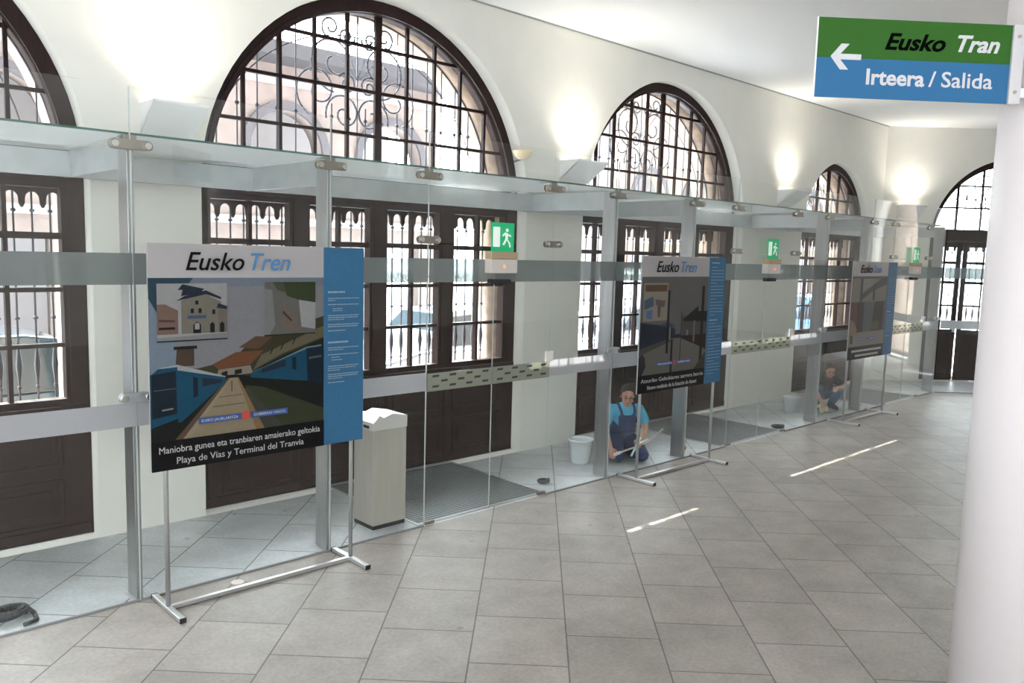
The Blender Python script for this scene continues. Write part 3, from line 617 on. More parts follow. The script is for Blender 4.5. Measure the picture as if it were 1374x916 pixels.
poly1 = [(rect(0, 1.22, 0.6, 1.225), SK), (rect(0, 1.22, 1.17, 1.225), SK2), ([(0, 1.225), (0.28, 1.225), (0, 0.85)], (0.03, 0.07, 0.11)), ([(0, 1.1), (0.22, 0.7), (0.1, 0.6), (0, 0.62)], (0.24, 0.30, 0.38)),
    ([(0, 0.62), (0.16, 0.66), (0.3, 0.64), (0.42, 0.66), (0.58, 0.72), (0.66, 0.79), (0.8, 0.84), (1.22, 0.95), (1.22, 0.45), (0, 0.45)], OL),
    ([(0.16, 0.66), (0.17, 0.78), (0.28, 0.78), (0.28, 0.66)], (0.09, 0.06, 0.04)), ([(0.15, 0.77), (0.15, 0.79), (0.30, 0.79), (0.30, 0.77)], DK),
    ([(0.40, 0.66), (0.56, 0.73), (0.76, 0.73), (0.66, 0.64), (0.44, 0.62)], RF), ([(0.44, 0.62), (0.66, 0.635), (0.68, 0.58), (0.42, 0.57)], BE), ([(0.46, 0.60), (0.50, 0.61), (0.50, 0.58), (0.46, 0.58)], DK), ([(0.55, 0.61), (0.60, 0.615), (0.60, 0.585), (0.55, 0.58)], DK),
    ([(0.58, 0.76), (0.7, 0.83), (0.82, 0.82), (0.72, 0.74)], (0.14, 0.075, 0.045)),
    ([(0.68, 0.60), (0.74, 0.70), (1.22, 0.88), (1.22, 0.80), (0.9, 0.70)], (0.17, 0.15, 0.09)), ([(0.70, 0.60), (0.9, 0.685), (1.22, 0.79), (1.22, 0.73), (0.72, 0.58)], DK),
    ([(0.80, 0.70), (0.81, 0.70), (0.83, 0.74), (0.82, 0.74)], DK), ([(0.88, 0.73), (0.89, 0.73), (0.91, 0.77), (0.90, 0.77)], DK), ([(0.97, 0.755), (0.98, 0.76), (1.0, 0.80), (0.99, 0.80)], DK),
    ([(0, 0.17), (1.22, 0.17), (1.22, 0.47), (0.56, 0.58), (0.48, 0.58), (0, 0.4)], DK),
    ([(0.62, 0.50), (0.75, 0.48), (1.22, 0.28), (1.22, 0.19), (0.76, 0.19)], GN), ([(0.60, 0.48), (0.64, 0.48), (0.90, 0.19), (0.74, 0.19)], (0.07, 0.07, 0.055)),
    ([(0.15, 0.19), (0.50, 0.56), (0.575, 0.56), (0.75, 0.19)], TAN), ([(0.15, 0.19), (0.50, 0.56), (0.515, 0.56), (0.22, 0.19)], (0.14, 0.09, 0.06)), ([(0.20, 0.19), (0.512, 0.555), (0.522, 0.555), (0.25, 0.19)], (0.40, 0.33, 0.22)),
    ([(0.565, 0.56), (0.575, 0.56), (0.76, 0.19), (0.70, 0.19)], (0.30, 0.19, 0.09)), ([(0.44, 0.44), (0.60, 0.445), (0.60, 0.44), (0.44, 0.435)], (0.14, 0.11, 0.08)), ([(0.40, 0.38), (0.62, 0.385), (0.62, 0.38), (0.4, 0.374)], (0.14, 0.11, 0.08)), ([(0.525, 0.47), (0.532, 0.47), (0.532, 0.54), (0.525, 0.54)], (0.1, 0.08, 0.06)),
    ([(0.17, 0.665), (0.485, 0.57), (0.485, 0.535), (0.19, 0.30), (0.17, 0.30)], TR), ([(0.05, 0.66), (0.17, 0.675), (0.485, 0.575), (0.485, 0.568), (0.19, 0.635)], (0.45, 0.48, 0.50)), ([(0, 0.615), (0.05, 0.655), (0.17, 0.66), (0.18, 0.33), (0, 0.28)], TR), ([(0.01, 0.62), (0.16, 0.635), (0.165, 0.36), (0.01, 0.34)], TRD),
    ([(0.27, 0.59), (0.30, 0.58), (0.30, 0.46), (0.27, 0.45)], TRD), ([(0.33, 0.575), (0.46, 0.555), (0.46, 0.535), (0.33, 0.52)], NV), ([(0.02, 0.515), (0.16, 0.52), (0.16, 0.526), (0.02, 0.522)], (0.1, 0.12, 0.14)), ([(0.07, 0.385), (0.14, 0.39), (0.14, 0.40), (0.07, 0.395)], (0.35, 0.33, 0.28)),
    ([(0.66, 0.58), (1.08, 0.735), (1.09, 0.49), (0.66, 0.55)], TR), ([(0.66, 0.585), (0.7, 0.595), (1.08, 0.735), (1.20, 0.745), (1.20, 0.735), (1.08, 0.72)], (0.16, 0.32, 0.38)), ([(1.08, 0.725), (1.22, 0.735), (1.22, 0.44), (1.09, 0.49)], TRD), ([(0.74, 0.60), (0.92, 0.655), (0.92, 0.61), (0.74, 0.575)], NV), ([(0.97, 0.665), (1.0, 0.67), (1.0, 0.575), (0.97, 0.585)], TRD), ([(1.10, 0.66), (1.20, 0.67), (1.20, 0.655), (1.10, 0.645)], (0.10, 0.14, 0.15)),
    # inset photo, corner house with tower
    (rect(0.05, 0.50, 0.83, 1.19), LG), ([(0.05, 0.83), (0.5, 0.83), (0.5, 0.865), (0.05, 0.85)], (0.3, 0.3, 0.31)), ([(0.05, 0.87), (0.05, 1.06), (0.10, 1.06), (0.18, 1.02), (0.18, 0.87)], (0.24, 0.15, 0.12)), ([(0.06, 0.9), (0.16, 0.9), (0.16, 0.915), (0.06, 0.915)], DK), ([(0.06, 0.95), (0.16, 0.945), (0.16, 0.96), (0.06, 0.965)], (0.1, 0.06, 0.05)),
    ([(0.20, 0.87), (0.20, 1.08), (0.245, 1.10), (0.36, 1.12), (0.46, 1.07), (0.46, 0.87)], (0.24, 0.22, 0.18)), ([(0.17, 1.08), (0.22, 1.11), (0.36, 1.145), (0.46, 1.10), (0.46, 1.085), (0.36, 1.12), (0.22, 1.09)], NV),
    ([(0.20, 1.11), (0.22, 1.18), (0.34, 1.15), (0.33, 1.13)], NV), ([(0.18, 1.15), (0.21, 1.185), (0.35, 1.155), (0.34, 1.145)], NV), ([(0.44, 0.87), (0.44, 1.04), (0.50, 1.02), (0.50, 0.87)], (0.2, 0.18, 0.15)), ([(0.43, 1.03), (0.44, 1.06), (0.50, 1.04), (0.50, 1.02)], NV),
    ([(0.275, 0.87), (0.275, 0.925), (0.30, 0.945), (0.325, 0.925), (0.325, 0.87)], DK), ([(0.385, 0.87), (0.385, 0.925), (0.40, 0.94), (0.415, 0.925), (0.415, 0.87)], DK), ([(0.45, 0.87), (0.45, 0.925), (0.465, 0.94), (0.48, 0.925), (0.48, 0.87)], DK), (rect(0.24, 0.36, 0.965, 0.985), (0.08, 0.12, 0.22)),
    (rect(0.26, 0.28, 1.0, 1.03), DK), (rect(0.31, 0.33, 1.0, 1.03), DK), (rect(0.40, 0.42, 0.99, 1.02), DK), (rect(0.29, 0.31, 1.055, 1.08), DK), ([(0.285, 0.895), (0.315, 0.895), (0.315, 0.93), (0.30, 0.938), (0.285, 0.93)], LG),
    # inset photo, rock face
    (rect(0.765, 1.15, 0.835, 1.195), (0.17, 0.165, 0.15)), ([(0.88, 1.195), (1.15, 1.195), (1.15, 1.05), (1.02, 1.07), (0.93, 1.10)], (0.05, 0.07, 0.03)), ([(0.82, 1.195), (0.90, 1.195), (0.93, 1.12), (0.86, 1.14)], (0.09, 0.10, 0.05)), ([(1.02, 1.07), (1.15, 1.05), (1.15, 0.86), (1.04, 0.88)], LG), ([(0.765, 1.15), (0.82, 1.14), (0.84, 0.9), (0.8, 0.835), (0.765, 0.835)], (0.26, 0.26, 0.26)),
    ([(0.88, 1.06), (0.98, 0.98), (1.05, 0.85), (0.9, 0.86)], (0.20, 0.16, 0.13)), ([(0.9, 1.0), (0.97, 0.93), (0.96, 0.92), (0.895, 0.98)], (0.07, 0.05, 0.04)), (rect(0.76, 1.15, 0.828, 0.835), DK), (rect(0.045, 0.50, 0.822, 0.83), DK)]
poly2 = [(rect(0, 1.22, 0.6, 1.225), (0.16, 0.155, 0.15)), ([(0, 0.75), (0.45, 0.70), (0.62, 0.66), (0.62, 0.50), (0, 0.42)], NV), ([(0.3, 0.71), (0.5, 0.74), (0.6, 0.70), (0.6, 0.67)], (0.06, 0.09, 0.12)),
    ([(0, 0.19), (1.22, 0.19), (1.22, 0.40), (0.75, 0.56), (0.5, 0.56), (0, 0.42)], (0.20, 0.185, 0.16)), ([(0, 0.47), (0.5, 0.56), (0.55, 0.53), (0, 0.40)], (0.09, 0.085, 0.08)),
    ([(0.72, 0.60), (1.22, 0.60), (1.22, 0.42), (0.9, 0.50), (0.72, 0.56)], (0.03, 0.01, 0.01)), ([(0.72, 0.80), (1.22, 0.75), (1.22, 0.58), (0.72, 0.58)], (0.10, 0.09, 0.085)), ([(0.76, 0.76), (1.04, 0.90), (1.04, 0.84), (1.22, 0.84), (1.22, 0.72), (0.76, 0.74)], (0.01, 0.01, 0.012)),
    (rect(0.96, 0.99, 0.5, 0.74), (0.22, 0.21, 0.2)), (rect(1.10, 1.15, 0.2, 1.12), (0.015, 0.01, 0.01)), (rect(0.46, 0.50, 0.40, 1.08), (0.01, 0.01, 0.012)), (rect(0.55, 0.585, 0.19, 0.55), (0.01, 0.01, 0.012)), (rect(0.72, 0.735, 0.3, 0.85), (0.05, 0.05, 0.05)), (rect(0.51, 0.535, 0.56, 0.68), (0.3, 0.32, 0.33)), (rect(0.83, 0.86, 0.58, 0.64), (0.25, 0.28, 0.33)),
    ([(0.05, 0.42), (0.1, 0.38), (0.12, 0.28), (0.06, 0.19), (0, 0.19), (0, 0.38)], (0.03, 0.03, 0.045)), ([(1.0, 0.19), (1.22, 0.38), (1.22, 0.19)], (0.06, 0.05, 0.04)),
    (rect(0.04, 0.46, 0.76, 1.16), (0.36, 0.32, 0.26)), (rect(0.06, 0.44, 1.07, 1.14), (0.16, 0.09, 0.05)), ([(0.05, 0.98), (0.2, 1.02), (0.22, 0.92), (0.06, 0.88)], (0.10, 0.15, 0.25)), ([(0.24, 0.99), (0.42, 0.97), (0.40, 0.90), (0.25, 0.93)], (0.16, 0.13, 0.14)), ([(0.09, 0.87), (0.2, 0.88), (0.19, 0.78), (0.1, 0.79)], (0.12, 0.22, 0.42)), ([(0.28, 0.92), (0.34, 0.92), (0.33, 0.80), (0.29, 0.80)], (0.14, 0.10, 0.08))]
poly3 = [(rect(0, 1.22, 0.19, 1.225), (0.16, 0.13, 0.12)), (rect(0.02, 1.2, 0.85, 1.19), (0.30, 0.27, 0.22)), (rect(0.28, 0.36, 0.85, 1.19), (0.06, 0.06, 0.06)), ([(0.36, 0.97), (1.0, 1.19), (1.2, 1.19), (1.2, 1.10), (0.7, 1.0), (0.36, 0.88)], (0.07, 0.08, 0.085)), ([(0.36, 1.0), (0.36, 1.19), (0.75, 1.19), (0.72, 1.10)], (0.36, 0.34, 0.30)), (rect(0.72, 0.79, 0.86, 1.10), (0.05, 0.045, 0.045)),
    ([(0.20, 0.84), (0.44, 0.84), (0.44, 0.40), (0.24, 0.40)], (0.03, 0.012, 0.012)), ([(0.44, 0.84), (0.80, 0.84), (0.74, 0.40), (0.44, 0.40)], (0.13, 0.14, 0.16)), ([(0.80, 0.84), (1.14, 0.84), (1.14, 0.40), (0.74, 0.40)], (0.03, 0.013, 0.012)), ([(0.76, 0.55), (1.0, 0.55), (1.0, 0.42), (0.76, 0.42)], (0.10, 0.11, 0.03)),
    ([(0.02, 0.84), (0.2, 0.84), (0.22, 0.40), (0.02, 0.30)], (0.16, 0.04, 0.04)), ([(0.0, 0.6), (0.14, 0.56), (0.26, 0.44), (0.2, 0.3), (0, 0.26)], (0.32, 0.22, 0.14)), ([(0.0, 0.19), (0.0, 0.3), (0.3, 0.40), (1.22, 0.40), (1.22, 0.19)], (0.32, 0.29, 0.25)), (rect(0.05, 0.13, 0.24, 0.36), (0.03, 0.06, 0.06))]
side1 = [(0.0+1.12, 0.0, 0.14, 0.013), (1.075, 0, 0.26, 0.006), (1.06, 0, 0.06, 0.005), (1.03, 0, 0.26, 0.006), (1.00, 0.04, 0.12, 0.005), (0.985, 0.04, 0.12, 0.005), (0.95, 0, 0.26, 0.006), (0.935, 0, 0.25, 0.006), (0.92, 0, 0.14, 0.005), (0.885, 0, 0.26, 0.006), (0.87, 0, 0.25, 0.006), (0.84, 0, 0.15, 0.006),
         (0.755, 0, 0.17, 0.013), (0.715, 0, 0.26, 0.006), (0.70, 0, 0.13, 0.005), (0.665, 0, 0.26, 0.006), (0.645, 0.03, 0.10, 0.005), (0.625, 0.03, 0.12, 0.005), (0.58, 0, 0.26, 0.006), (0.565, 0, 0.24, 0.005), (0.55, 0, 0.1, 0.005), (0.52, 0, 0.26, 0.006), (0.505, 0, 0.25, 0.006), (0.49, 0, 0.12, 0.005), (0.46, 0, 0.14, 0.006)]
side2 = [(1.38, 0, 0.16, 0.013)]+[(1.33-0.036*i, 0, 0.26 if i % 5 else 0.12, 0.006) for i in range(16)]+[(0.73, 0, 0.17, 0.013)]+[(0.69-0.036*i, 0, 0.26 if i % 4 else 0.14, 0.006) for i in range(17)]
side3 = [(1.20-0.036*i, 0, 0.25 if i % 6 else 0.14, 0.006) for i in range(14)]+[(0.68, 0, 0.16, 0.016)]+[(0.62-0.04*i, 0, 0.25, 0.006) for i in range(7)]+[(0.30, 0, 0.16, 0.01)]
g_ = 'poster stands in front of the glass wall'
stand(1.81, 'nearest poster stand, showing two blue trains beside a station platform', poly1, 'Maniobra gunea eta tranbiaren amaierako geltokia', 'Playa de Vías y Terminal del Tranvia', side1, g_, 1)
stand(6.72, 'middle poster stand in front of the kneeling man, with a dark platform picture', poly2, 'Atxuriko Geltokiaren sarrera berria', 'Nuevo vestíbulo de la Estación de Atxuri', side2, g_, 2)
stand(11.62, 'farthest poster stand, in front of the crouching worker in black', poly3, None, None, side3, g_, 3)

# ------------------------------------------------------------------ litter bin
t = thing('litter_bin', 'tall square stainless steel litter bin with peaked lid', 'bin', (3.79, 5.66, 0))
bm = NB(); box(bm, 0.005, 0.335, 0.005, 0.295, 0, 0.035); obj('plinth', bm, M_black, t)
bm = NB(); box(bm, 0, 0.34, 0, 0.30, 0.035, 0.86); obj('body', bm, M_bin, t, bevel=0.004)
l = None
bm = NB(); prism(bm, [(-0.004, 0.863), (0.344, 0.863), (0.344, 0.955), (0.12, 0.955), (0.06, 0.99), (-0.004, 0.93)], 'y', -0.004, 0.304); l = obj('lid', bm, mat('bin_lid_steel', (0.72, 0.71, 0.68), 0.35, metal=0.35), t)
bm = NB(); prism(bm, [(0.10, 0.957), (0.344, 0.957), (0.344, 0.965), (0.19, 0.995), (0.10, 0.965)], 'y', -0.004, 0.304); obj('flap', bm, mat('bin_lid_steel', (0, 0, 0)), l)
bm = NB(); box(bm, -0.010, -0.004, 0.06, 0.14, 0.875, 0.90); obj('lock', bm, M_black, t)

# ------------------------------------------------------------------ bucket(s)
def bucket(loc, s, lab, m):
    t = thing('bucket', lab, 'bucket', loc)
    bm = NB(); N = 28; prof = [(0.0, 0.0), (0.095, 0.0), (0.10, 0.01), (0.128, 0.235), (0.142, 0.24), (0.142, 0.255), (0.124, 0.255), (0.121, 0.235), (0.092, 0.015), (0.0, 0.012)]
    for i in range(N):
        a, b = 2*PI*i/N, 2*PI*(i+1)/N
        for j in range(len(prof)-1):
            (r0, z0), (r1, z1) = prof[j], prof[j+1]
            vs = [(r*math.cos(q)*s, r*math.sin(q)*s, z*s) for r, z, q in ((r0, z0, a), (r0, z0, b), (r1, z1, b), (r1, z1, a))]
            u = []
            for v in vs:
                if v not in u: u.append(v)
            if len(u) > 2: bm.faces.new([bm.verts.new(v) for v in u])
    bmesh.ops.remove_doubles(bm, verts=bm.verts, dist=1e-5); obj('pail', bm, m, t, smooth=True)
    bm = NB(); tube(bm, [(0.145*s*math.cos(PI*i/14), -0.145*s*math.sin(PI*i/14)*0.98, (0.235-0.03*math.sin(PI*i/14))*s) for i in range(15)], 0.003, 6); obj('handle', bm, M_alu, t)
bucket((6.93, 6.12, 0), 1.08, 'white plastic bucket standing on the floor left of the kneeling man', mat('white_plastic', (0.74, 0.78, 0.80), 0.4))
bucket((11.95, 6.15, 0), 0.95, 'pale bucket half hidden by the post beside the crouching worker', mat('pale_plastic', (0.60, 0.66, 0.70), 0.4))

# ------------------------------------------------------------------ hoses / rubber rings
def coil(loc, r, loops, tr, lab, tail=False):
    t = NB(); pts = []
    n = 22
    for i in range(n*loops+1):
        a = 2*PI*i/n; rr = r*(1-0.10*math.sin(i*0.37))*(0.88+0.12*math.cos(i*0.9/n*5)); pts.append((rr*math.cos(a), rr*0.8*math.sin(a), tr+0.9*tr*(i/n)))
    if tail: pts += [(r*1.3, -0.05, tr), (r*1.2, -0.16, tr), (r*0.5, -0.19, tr)]
    tube(t, pts, tr, 8); o = obj('hose_coil', t, mat('dark_grey_hose', (0.045, 0.05, 0.055), 0.5), smooth=True, loc=loc)
    tag(o, lab, 'hose', 'black coils on the floor')
coil((1.10, 5.74, 0), 0.11, 4, 0.014, 'dark grey coiled hose on the floor at the far left', True)
coil((5.98, 5.76, 0), 0.065, 2, 0.014, 'small black coil on the floor behind the door beside the steel bin')
coil((8.35, 5.72, 0), 0.075, 2, 0.014, 'small black coil on the floor right of the kneeling man')
coil((10.62, 5.64, 0), 0.10, 2, 0.014, 'flat black coil on the floor left of the crouching worker')
# floor light disc
bm = NB(); cone(bm, (2.45, 5.36, 0.0), (2.45, 5.36, 0.004), 0.045, 0.045, 20)
tag(obj('paper_disc', bm, mat('pale_disc', (0.75, 0.68, 0.62), 0.6)), 'small pale round disc on the floor behind the big poster stand', 'disc')

# ------------------------------------------------------------------ people
def remeshed(bm, name, m, parent, voxel=0.008, smooth=6):
    o = obj(name, bm, m, parent)
    r = o.modifiers.new('remesh', 'REMESH'); r.mode = 'VOXEL'; r.voxel_size = voxel; r.use_smooth_shade = True
    s = o.modifiers.new('smooth', 'SMOOTH'); s.factor = 0.5; s.iterations = smooth
    bpy.context.view_layer.update()
    dg = bpy.context.evaluated_depsgraph_get(); me = bpy.data.meshes.new_from_object(o.evaluated_get(dg))
    o.modifiers.clear(); o.data = me
    return o
def hand(bm, w, d, side, s=1.0):
    """palm and five curled fingers from wrist w along direction d"""
    w = Vector(w); d = Vector(d).normalized(); up = Vector((0, 0, 1)); sx = d.cross(up).normalized()*side; nrm = sx.cross(d).normalized()
    if nrm.z > 0: nrm = -nrm
    k = w+d*0.045*s
    for q in (-0.026, -0.009, 0.009, 0.026): limb(bm, [(w, 0.018*s), (k+sx*q*s+d*0.03*s, 0.013*s)])
    for q, L in ((-0.030, 0.058), (-0.010, 0.07), (0.010, 0.075), (0.030, 0.066)):
        a = k+sx*q*s+d*0.035*s; b = a+(d*0.8+nrm*0.6).normalized()*L*0.5*s; c = b+(d*0.15+nrm).normalized()*L*0.5*s
        limb(bm, [(a, 0.0095*s), (b, 0.009*s), (c, 0.0075*s)])
    a = w+d*0.02*s+sx*0.028*s; b = a+(d*0.6+sx*0.9).normalized()*0.035*s; c = b+(d+nrm*0.7).normalized()*0.03*s
    limb(bm, [(a, 0.013*s), (b, 0.010*s), (c, 0.0085*s)])
def head(bm, c, pitch, yaw, s=1.0):
    m = Matrix.Translation(c) @ Matrix.Rotation(yaw, 4, 'Z') @ Matrix.Rotation(pitch, 4, 'X') @ Matrix.Scale(s, 4)
    t = NB()
    ball(t, (0, 0.01, 0.03), 0.083, 20, (0.92, 1.12, 1.0)); ball(t, (0, -0.02, -0.03), 0.066, 18, (0.92, 1.0, 1.0)); ball(t, (0, -0.045, -0.078), 0.036, 14, (1.1, 0.9, 0.8))
    limb(t, [((0, -0.088, 0.015), 0.009), ((0, -0.108, -0.02), 0.013)]); ball(t, (0, -0.10, -0.026), 0.014, 10, (1.3, 0.8, 0.8))
    for sx in (-1, 1):
        ball(t, (sx*0.079, 0.012, -0.008), 0.022, 10, (0.35, 0.8, 1.3)); ball(t, (sx*0.03, -0.078, 0.028), 0.016, 8, (1.4, 0.7, 0.5)); ball(t, (sx*0.042, -0.06, -0.025), 0.026, 10)
    ball(t, (0, -0.084, -0.052), 0.015, 8, (1.6, 0.8, 0.4)); ball(t, (0, -0.082, -0.062), 0.013, 8, (1.4, 0.8, 0.45))
    bmesh.ops.transform(t, matrix=m, verts=t.verts)
    me = bpy.data.meshes.new('t'); t.to_mesh(me); t.free(); bm.from_mesh(me); bpy.data.meshes.remove(me)
    return m
def face_parts(t, m, hair_m, long=False, glasses=False):
    bm = NB()
    for sx in (-1, 1):
        e = NB(); ball(e, (sx*0.031, -0.0785, 0.010), 0.0115, 10, (1.2, 0.7, 0.7)); bmesh.ops.transform(e, matrix=m, verts=e.verts)
        obj('eye', e, mat('eye_dark', (0.04, 0.03, 0.025), 0.2), t, smooth=True)
    b = NB(); ball(b, (0, -0.0935, -0.057), 0.012, 10, (1.9, 0.5, 0.35)); bmesh.ops.transform(b, matrix=m, verts=b.verts); obj('lips', b, mat('lips', (0.35, 0.12, 0.10), 0.5), t, smooth=True)
    b = NB()
    for sx in (-1, 1): limb(b, [((sx*0.015, -0.089, 0.034), 0.004), ((sx*0.045, -0.078, 0.036), 0.0035)])
    bmesh.ops.transform(b, matrix=m, verts=b.verts); obj('eyebrow', b, hair_m, t, smooth=True)
    h = NB(); ball(h, (0, 0.028, 0.048), 0.0870, 22, (0.95, 1.06, 0.98))
    if long:
        ball(h, (0, 0.05, -0.01), 0.08, 18, (1.0, 0.9, 1.2)); ball(h, (0, 0.11, 0.03), 0.035, 12)
        for sx in (-1, 1): limb(h, [((sx*0.07, 0.0, 0.06), 0.022), ((sx*0.082, 0.02, -0.03), 0.016)])
    else:
        ball(h, (0, 0.045, 0.005), 0.076, 18, (1.02, 0.95, 1.0))
        for sx in (-1, 1): limb(h, [((sx*0.072, -0.01, 0.05), 0.014), ((sx*0.079, -0.005, 0.005), 0.006)])
    bmesh.ops.transform(h, matrix=m, verts=h.verts); o = remeshed(h, 'hair', hair_m, t, 0.006, 3)
    if glasses:
        g = NB()
        for sx in (-1, 1):
            tube(g, [(sx*0.033+0.021*math.cos(2*PI*i/14), -0.096, 0.008+0.015*math.sin(2*PI*i/14)) for i in range(15)], 0.0022, 6)
            tube(g, [(sx*0.054, -0.095, 0.012), (sx*0.082, -0.04, 0.012), (sx*0.084, 0.01, 0.008)], 0.002, 6)
        tube(g, [(-0.012, -0.098, 0.010), (0.012, -0.098, 0.010)], 0.002, 6)
        bmesh.ops.transform(g, matrix=m, verts=g.verts); obj('glasses', g, M_black, t)
SKIN = mat('skin', (0.50, 0.27, 0.19), 0.55, noise=0.06, scale=20)

# kneeling man
t = thing('person', 'kneeling person in bright blue T-shirt and navy overalls cleaning the glass', 'person', (7.52, 5.98, 0), R(-30))
bm = NB()
hips = (0, 0.10, 0.22)
limb(bm, [(hips, 0.125), ((0, 0.05, 0.34), 0.115), ((0, -0.02, 0.47), 0.13), ((0, -0.05, 0.56), 0.11), ((0, -0.085, 0.63), 0.052), ((0, -0.115, 0.70), 0.048)])
mh = head(bm, (-0.01, -0.13, 0.755), R(16), R(-14))
arms = {-1: [((-0.17, -0.03, 0.575), 0.062), ((-0.235, -0.06, 0.47), 0.05), ((-0.265, -0.11, 0.36), 0.042), ((-0.262, -0.20, 0.27), 0.037), ((-0.25, -0.29, 0.185), 0.026)],
        1: [((0.17, -0.03, 0.575), 0.062), ((0.24, -0.03, 0.47), 0.05), ((0.255, -0.07, 0.36), 0.042), ((0.19, -0.18, 0.30), 0.037), ((0.12, -0.27, 0.265), 0.026)]}
legs = {s: [((s*0.085, 0.09, 0.20), 0.10), ((s*0.12, -0.10, 0.17), 0.085), ((s*0.15, -0.27, 0.085), 0.062), ((s*0.14, -0.05, 0.068), 0.058), ((s*0.13, 0.17, 0.055), 0.042)] for s in (-1, 1)}
for s in (-1, 1):
    limb(bm, [((0, -0.03, 0.53), 0.09)]+arms[s]); limb(bm, legs[s]); limb(bm, [((s*0.13, 0.17, 0.055), 0.04), ((s*0.13, 0.27, 0.045), 0.035), ((s*0.13, 0.30, 0.03), 0.028)])
hand(bm, (-0.25, -0.29, 0.185), (-0.05, -0.8, -0.6), -1); hand(bm, (0.12, -0.27, 0.265), (-0.6, -0.75, -0.2), 1)
remeshed(bm, 'body', SKIN, t, 0.007, 4)
bm = NB(); limb(bm, [((0, 0.06, 0.32), 0.128), ((0, -0.02, 0.47), 0.142), ((0, -0.045, 0.555), 0.122)])
for s in (-1, 1): limb(bm, [((0, -0.03, 0.54), 0.10), (arms[s][0][0], 0.074), (arms[s][1][0], 0.066), ((arms[s][1][0][0]*1.03, arms[s][1][0][1]-0.01, 0.445), 0.064)])
remeshed(bm, 't_shirt', mat('bright_blue_cotton', (0.10, 0.42, 0.62), 0.85, noise=0.08, scale=14), t, 0.008, 4)
bm = NB(); limb(bm, [(hips, 0.142), ((0, 0.06, 0.33), 0.138)])
for s in (-1, 1): limb(bm, [(p, r+0.015) for p, r in legs[s]])
limb(bm, [((-0.055, -0.12, 0.36), 0.05), ((-0.045, -0.137, 0.47), 0.035)]); limb(bm, [((0.055, -0.12, 0.36), 0.05), ((0.045, -0.137, 0.47), 0.035)]); [limb(bm, [((-0.075, -0.125-0.01*(i > 1), 0.34+0.04*i), 0.036), ((0, -0.150, 0.34+0.04*i), 0.036), ((0.075, -0.125-0.01*(i > 1), 0.34+0.04*i), 0.036)]) for i in range(5)]
for s in (-1, 1): limb(bm, [((s*0.09, 0.0, 0.34), 0.07), ((s*0.085, -0.03, 0.41), 0.065)])
for s in (-1, 1): limb(bm, [((s*0.065, -0.155, 0.49), 0.017), ((s*0.085, -0.15, 0.58), 0.016), ((s*0.095, -0.06, 0.655), 0.016), ((s*0.085, 0.07, 0.60), 0.017), ((s*0.06, 0.13, 0.42), 0.02)])
remeshed(bm, 'overalls', mat('navy_denim', (0.018, 0.038, 0.11), 0.9, noise=0.2, scale=20), t, 0.008, 4)
for s in (-1, 1):
    bm = NB(); limb(bm, [((s*0.13, 0.20, 0.058), 0.047), ((s*0.13, 0.30, 0.045), 0.040), ((s*0.13, 0.325, 0.025), 0.022)]); remeshed(bm, 'shoe', mat('dark_shoe', (0.03, 0.03, 0.035), 0.6), t, 0.008, 3)
face_parts(t, mh, mat('dark_grey_hair', (0.022, 0.018, 0.017), 0.9), glasses=True)
# tools he holds
rot = Matrix.Rotation(R(-30), 3, 'Z'); org = Vector((7.52, 5.98, 0))
def wp(p): return tuple(org+rot @ Vector(p))
tt = thing('squeegee', 'squeegee with pale blue blade held in the left hand of the kneeling person', 'squeegee')
a, b = Vector(wp((0.16, -0.40, 0.305))), Vector(wp((0.03, -0.33, 0.215)))
bm = NB(); cone(bm, a, b, 0.012, 0.012, 10); obj('handle', bm, mat('cream_handle', (0.75, 0.68, 0.5), 0.5), tt)
c1, c2 = Vector(wp((-0.03, -0.37, 0.10))), Vector(wp((0.10, -0.32, 0.30)))
bm = NB(); cone(bm, c1, c2, 0.013, 0.013, 6); obj('blade', bm, mat('pale_blue_blade', (0.5, 0.7, 0.85), 0.4), tt)
tt = thing('cleaning_pole', 'thin pale cleaning pole lying low across the knees of the kneeling person', 'pole')
bm = NB(); tube(bm, [(6.98, 5.62, 0.19), (7.35, 5.66, 0.20), (7.62, 5.66, 0.24), (8.05, 5.78, 0.30)], 0.011, 8); obj('shaft', bm, mat('pole_grey', (0.55, 0.54, 0.5), 0.4, metal=0.3), tt)
bm = NB(); cone(bm, (6.93, 5.61, 0.188), (7.05, 5.63, 0.191), 0.018, 0.018, 10); obj('grip', bm, mat('grip_white', (0.7, 0.7, 0.68), 0.5), tt)

# crouching worker
t = thing('person', 'crouching person in black T-shirt and blue jeans wiping low on the glass', 'person', (12.72, 6.02, 0), R(-38))
bm = NB(); hips = (0, 0.13, 0.24)
limb(bm, [(hips, 0.12), ((0, 0.05, 0.35), 0.105), ((0, -0.03, 0.44), 0.12), ((0, -0.08, 0.49), 0.095), ((0, -0.135, 0.54), 0.045), ((0, -0.165, 0.575), 0.043)])
mh = head(bm, (0, -0.185, 0.63), R(24), R(-8), 0.95)
arms = {-1: [((-0.155, -0.07, 0.475), 0.055), ((-0.20, -0.12, 0.40), 0.046), ((-0.215, -0.18, 0.32), 0.038), ((-0.20, -0.27, 0.22), 0.034), ((-0.175, -0.34, 0.13), 0.024)],
        1: [((0.155, -0.07, 0.475), 0.055), ((0.23, -0.12, 0.42), 0.046), ((0.26, -0.18, 0.37), 0.038), ((0.19, -0.26, 0.38), 0.034), ((0.10, -0.31, 0.39), 0.024)]}
legs = {s: [((s*0.085, 0.13, 0.22), 0.095), ((s*0.13, -0.03, 0.29), 0.082), ((s*0.165, -0.19, 0.335), 0.060), ((s*0.15, -0.12, 0.20), 0.055), ((s*0.13, -0.03, 0.075), 0.04)] for s in (-1, 1)}
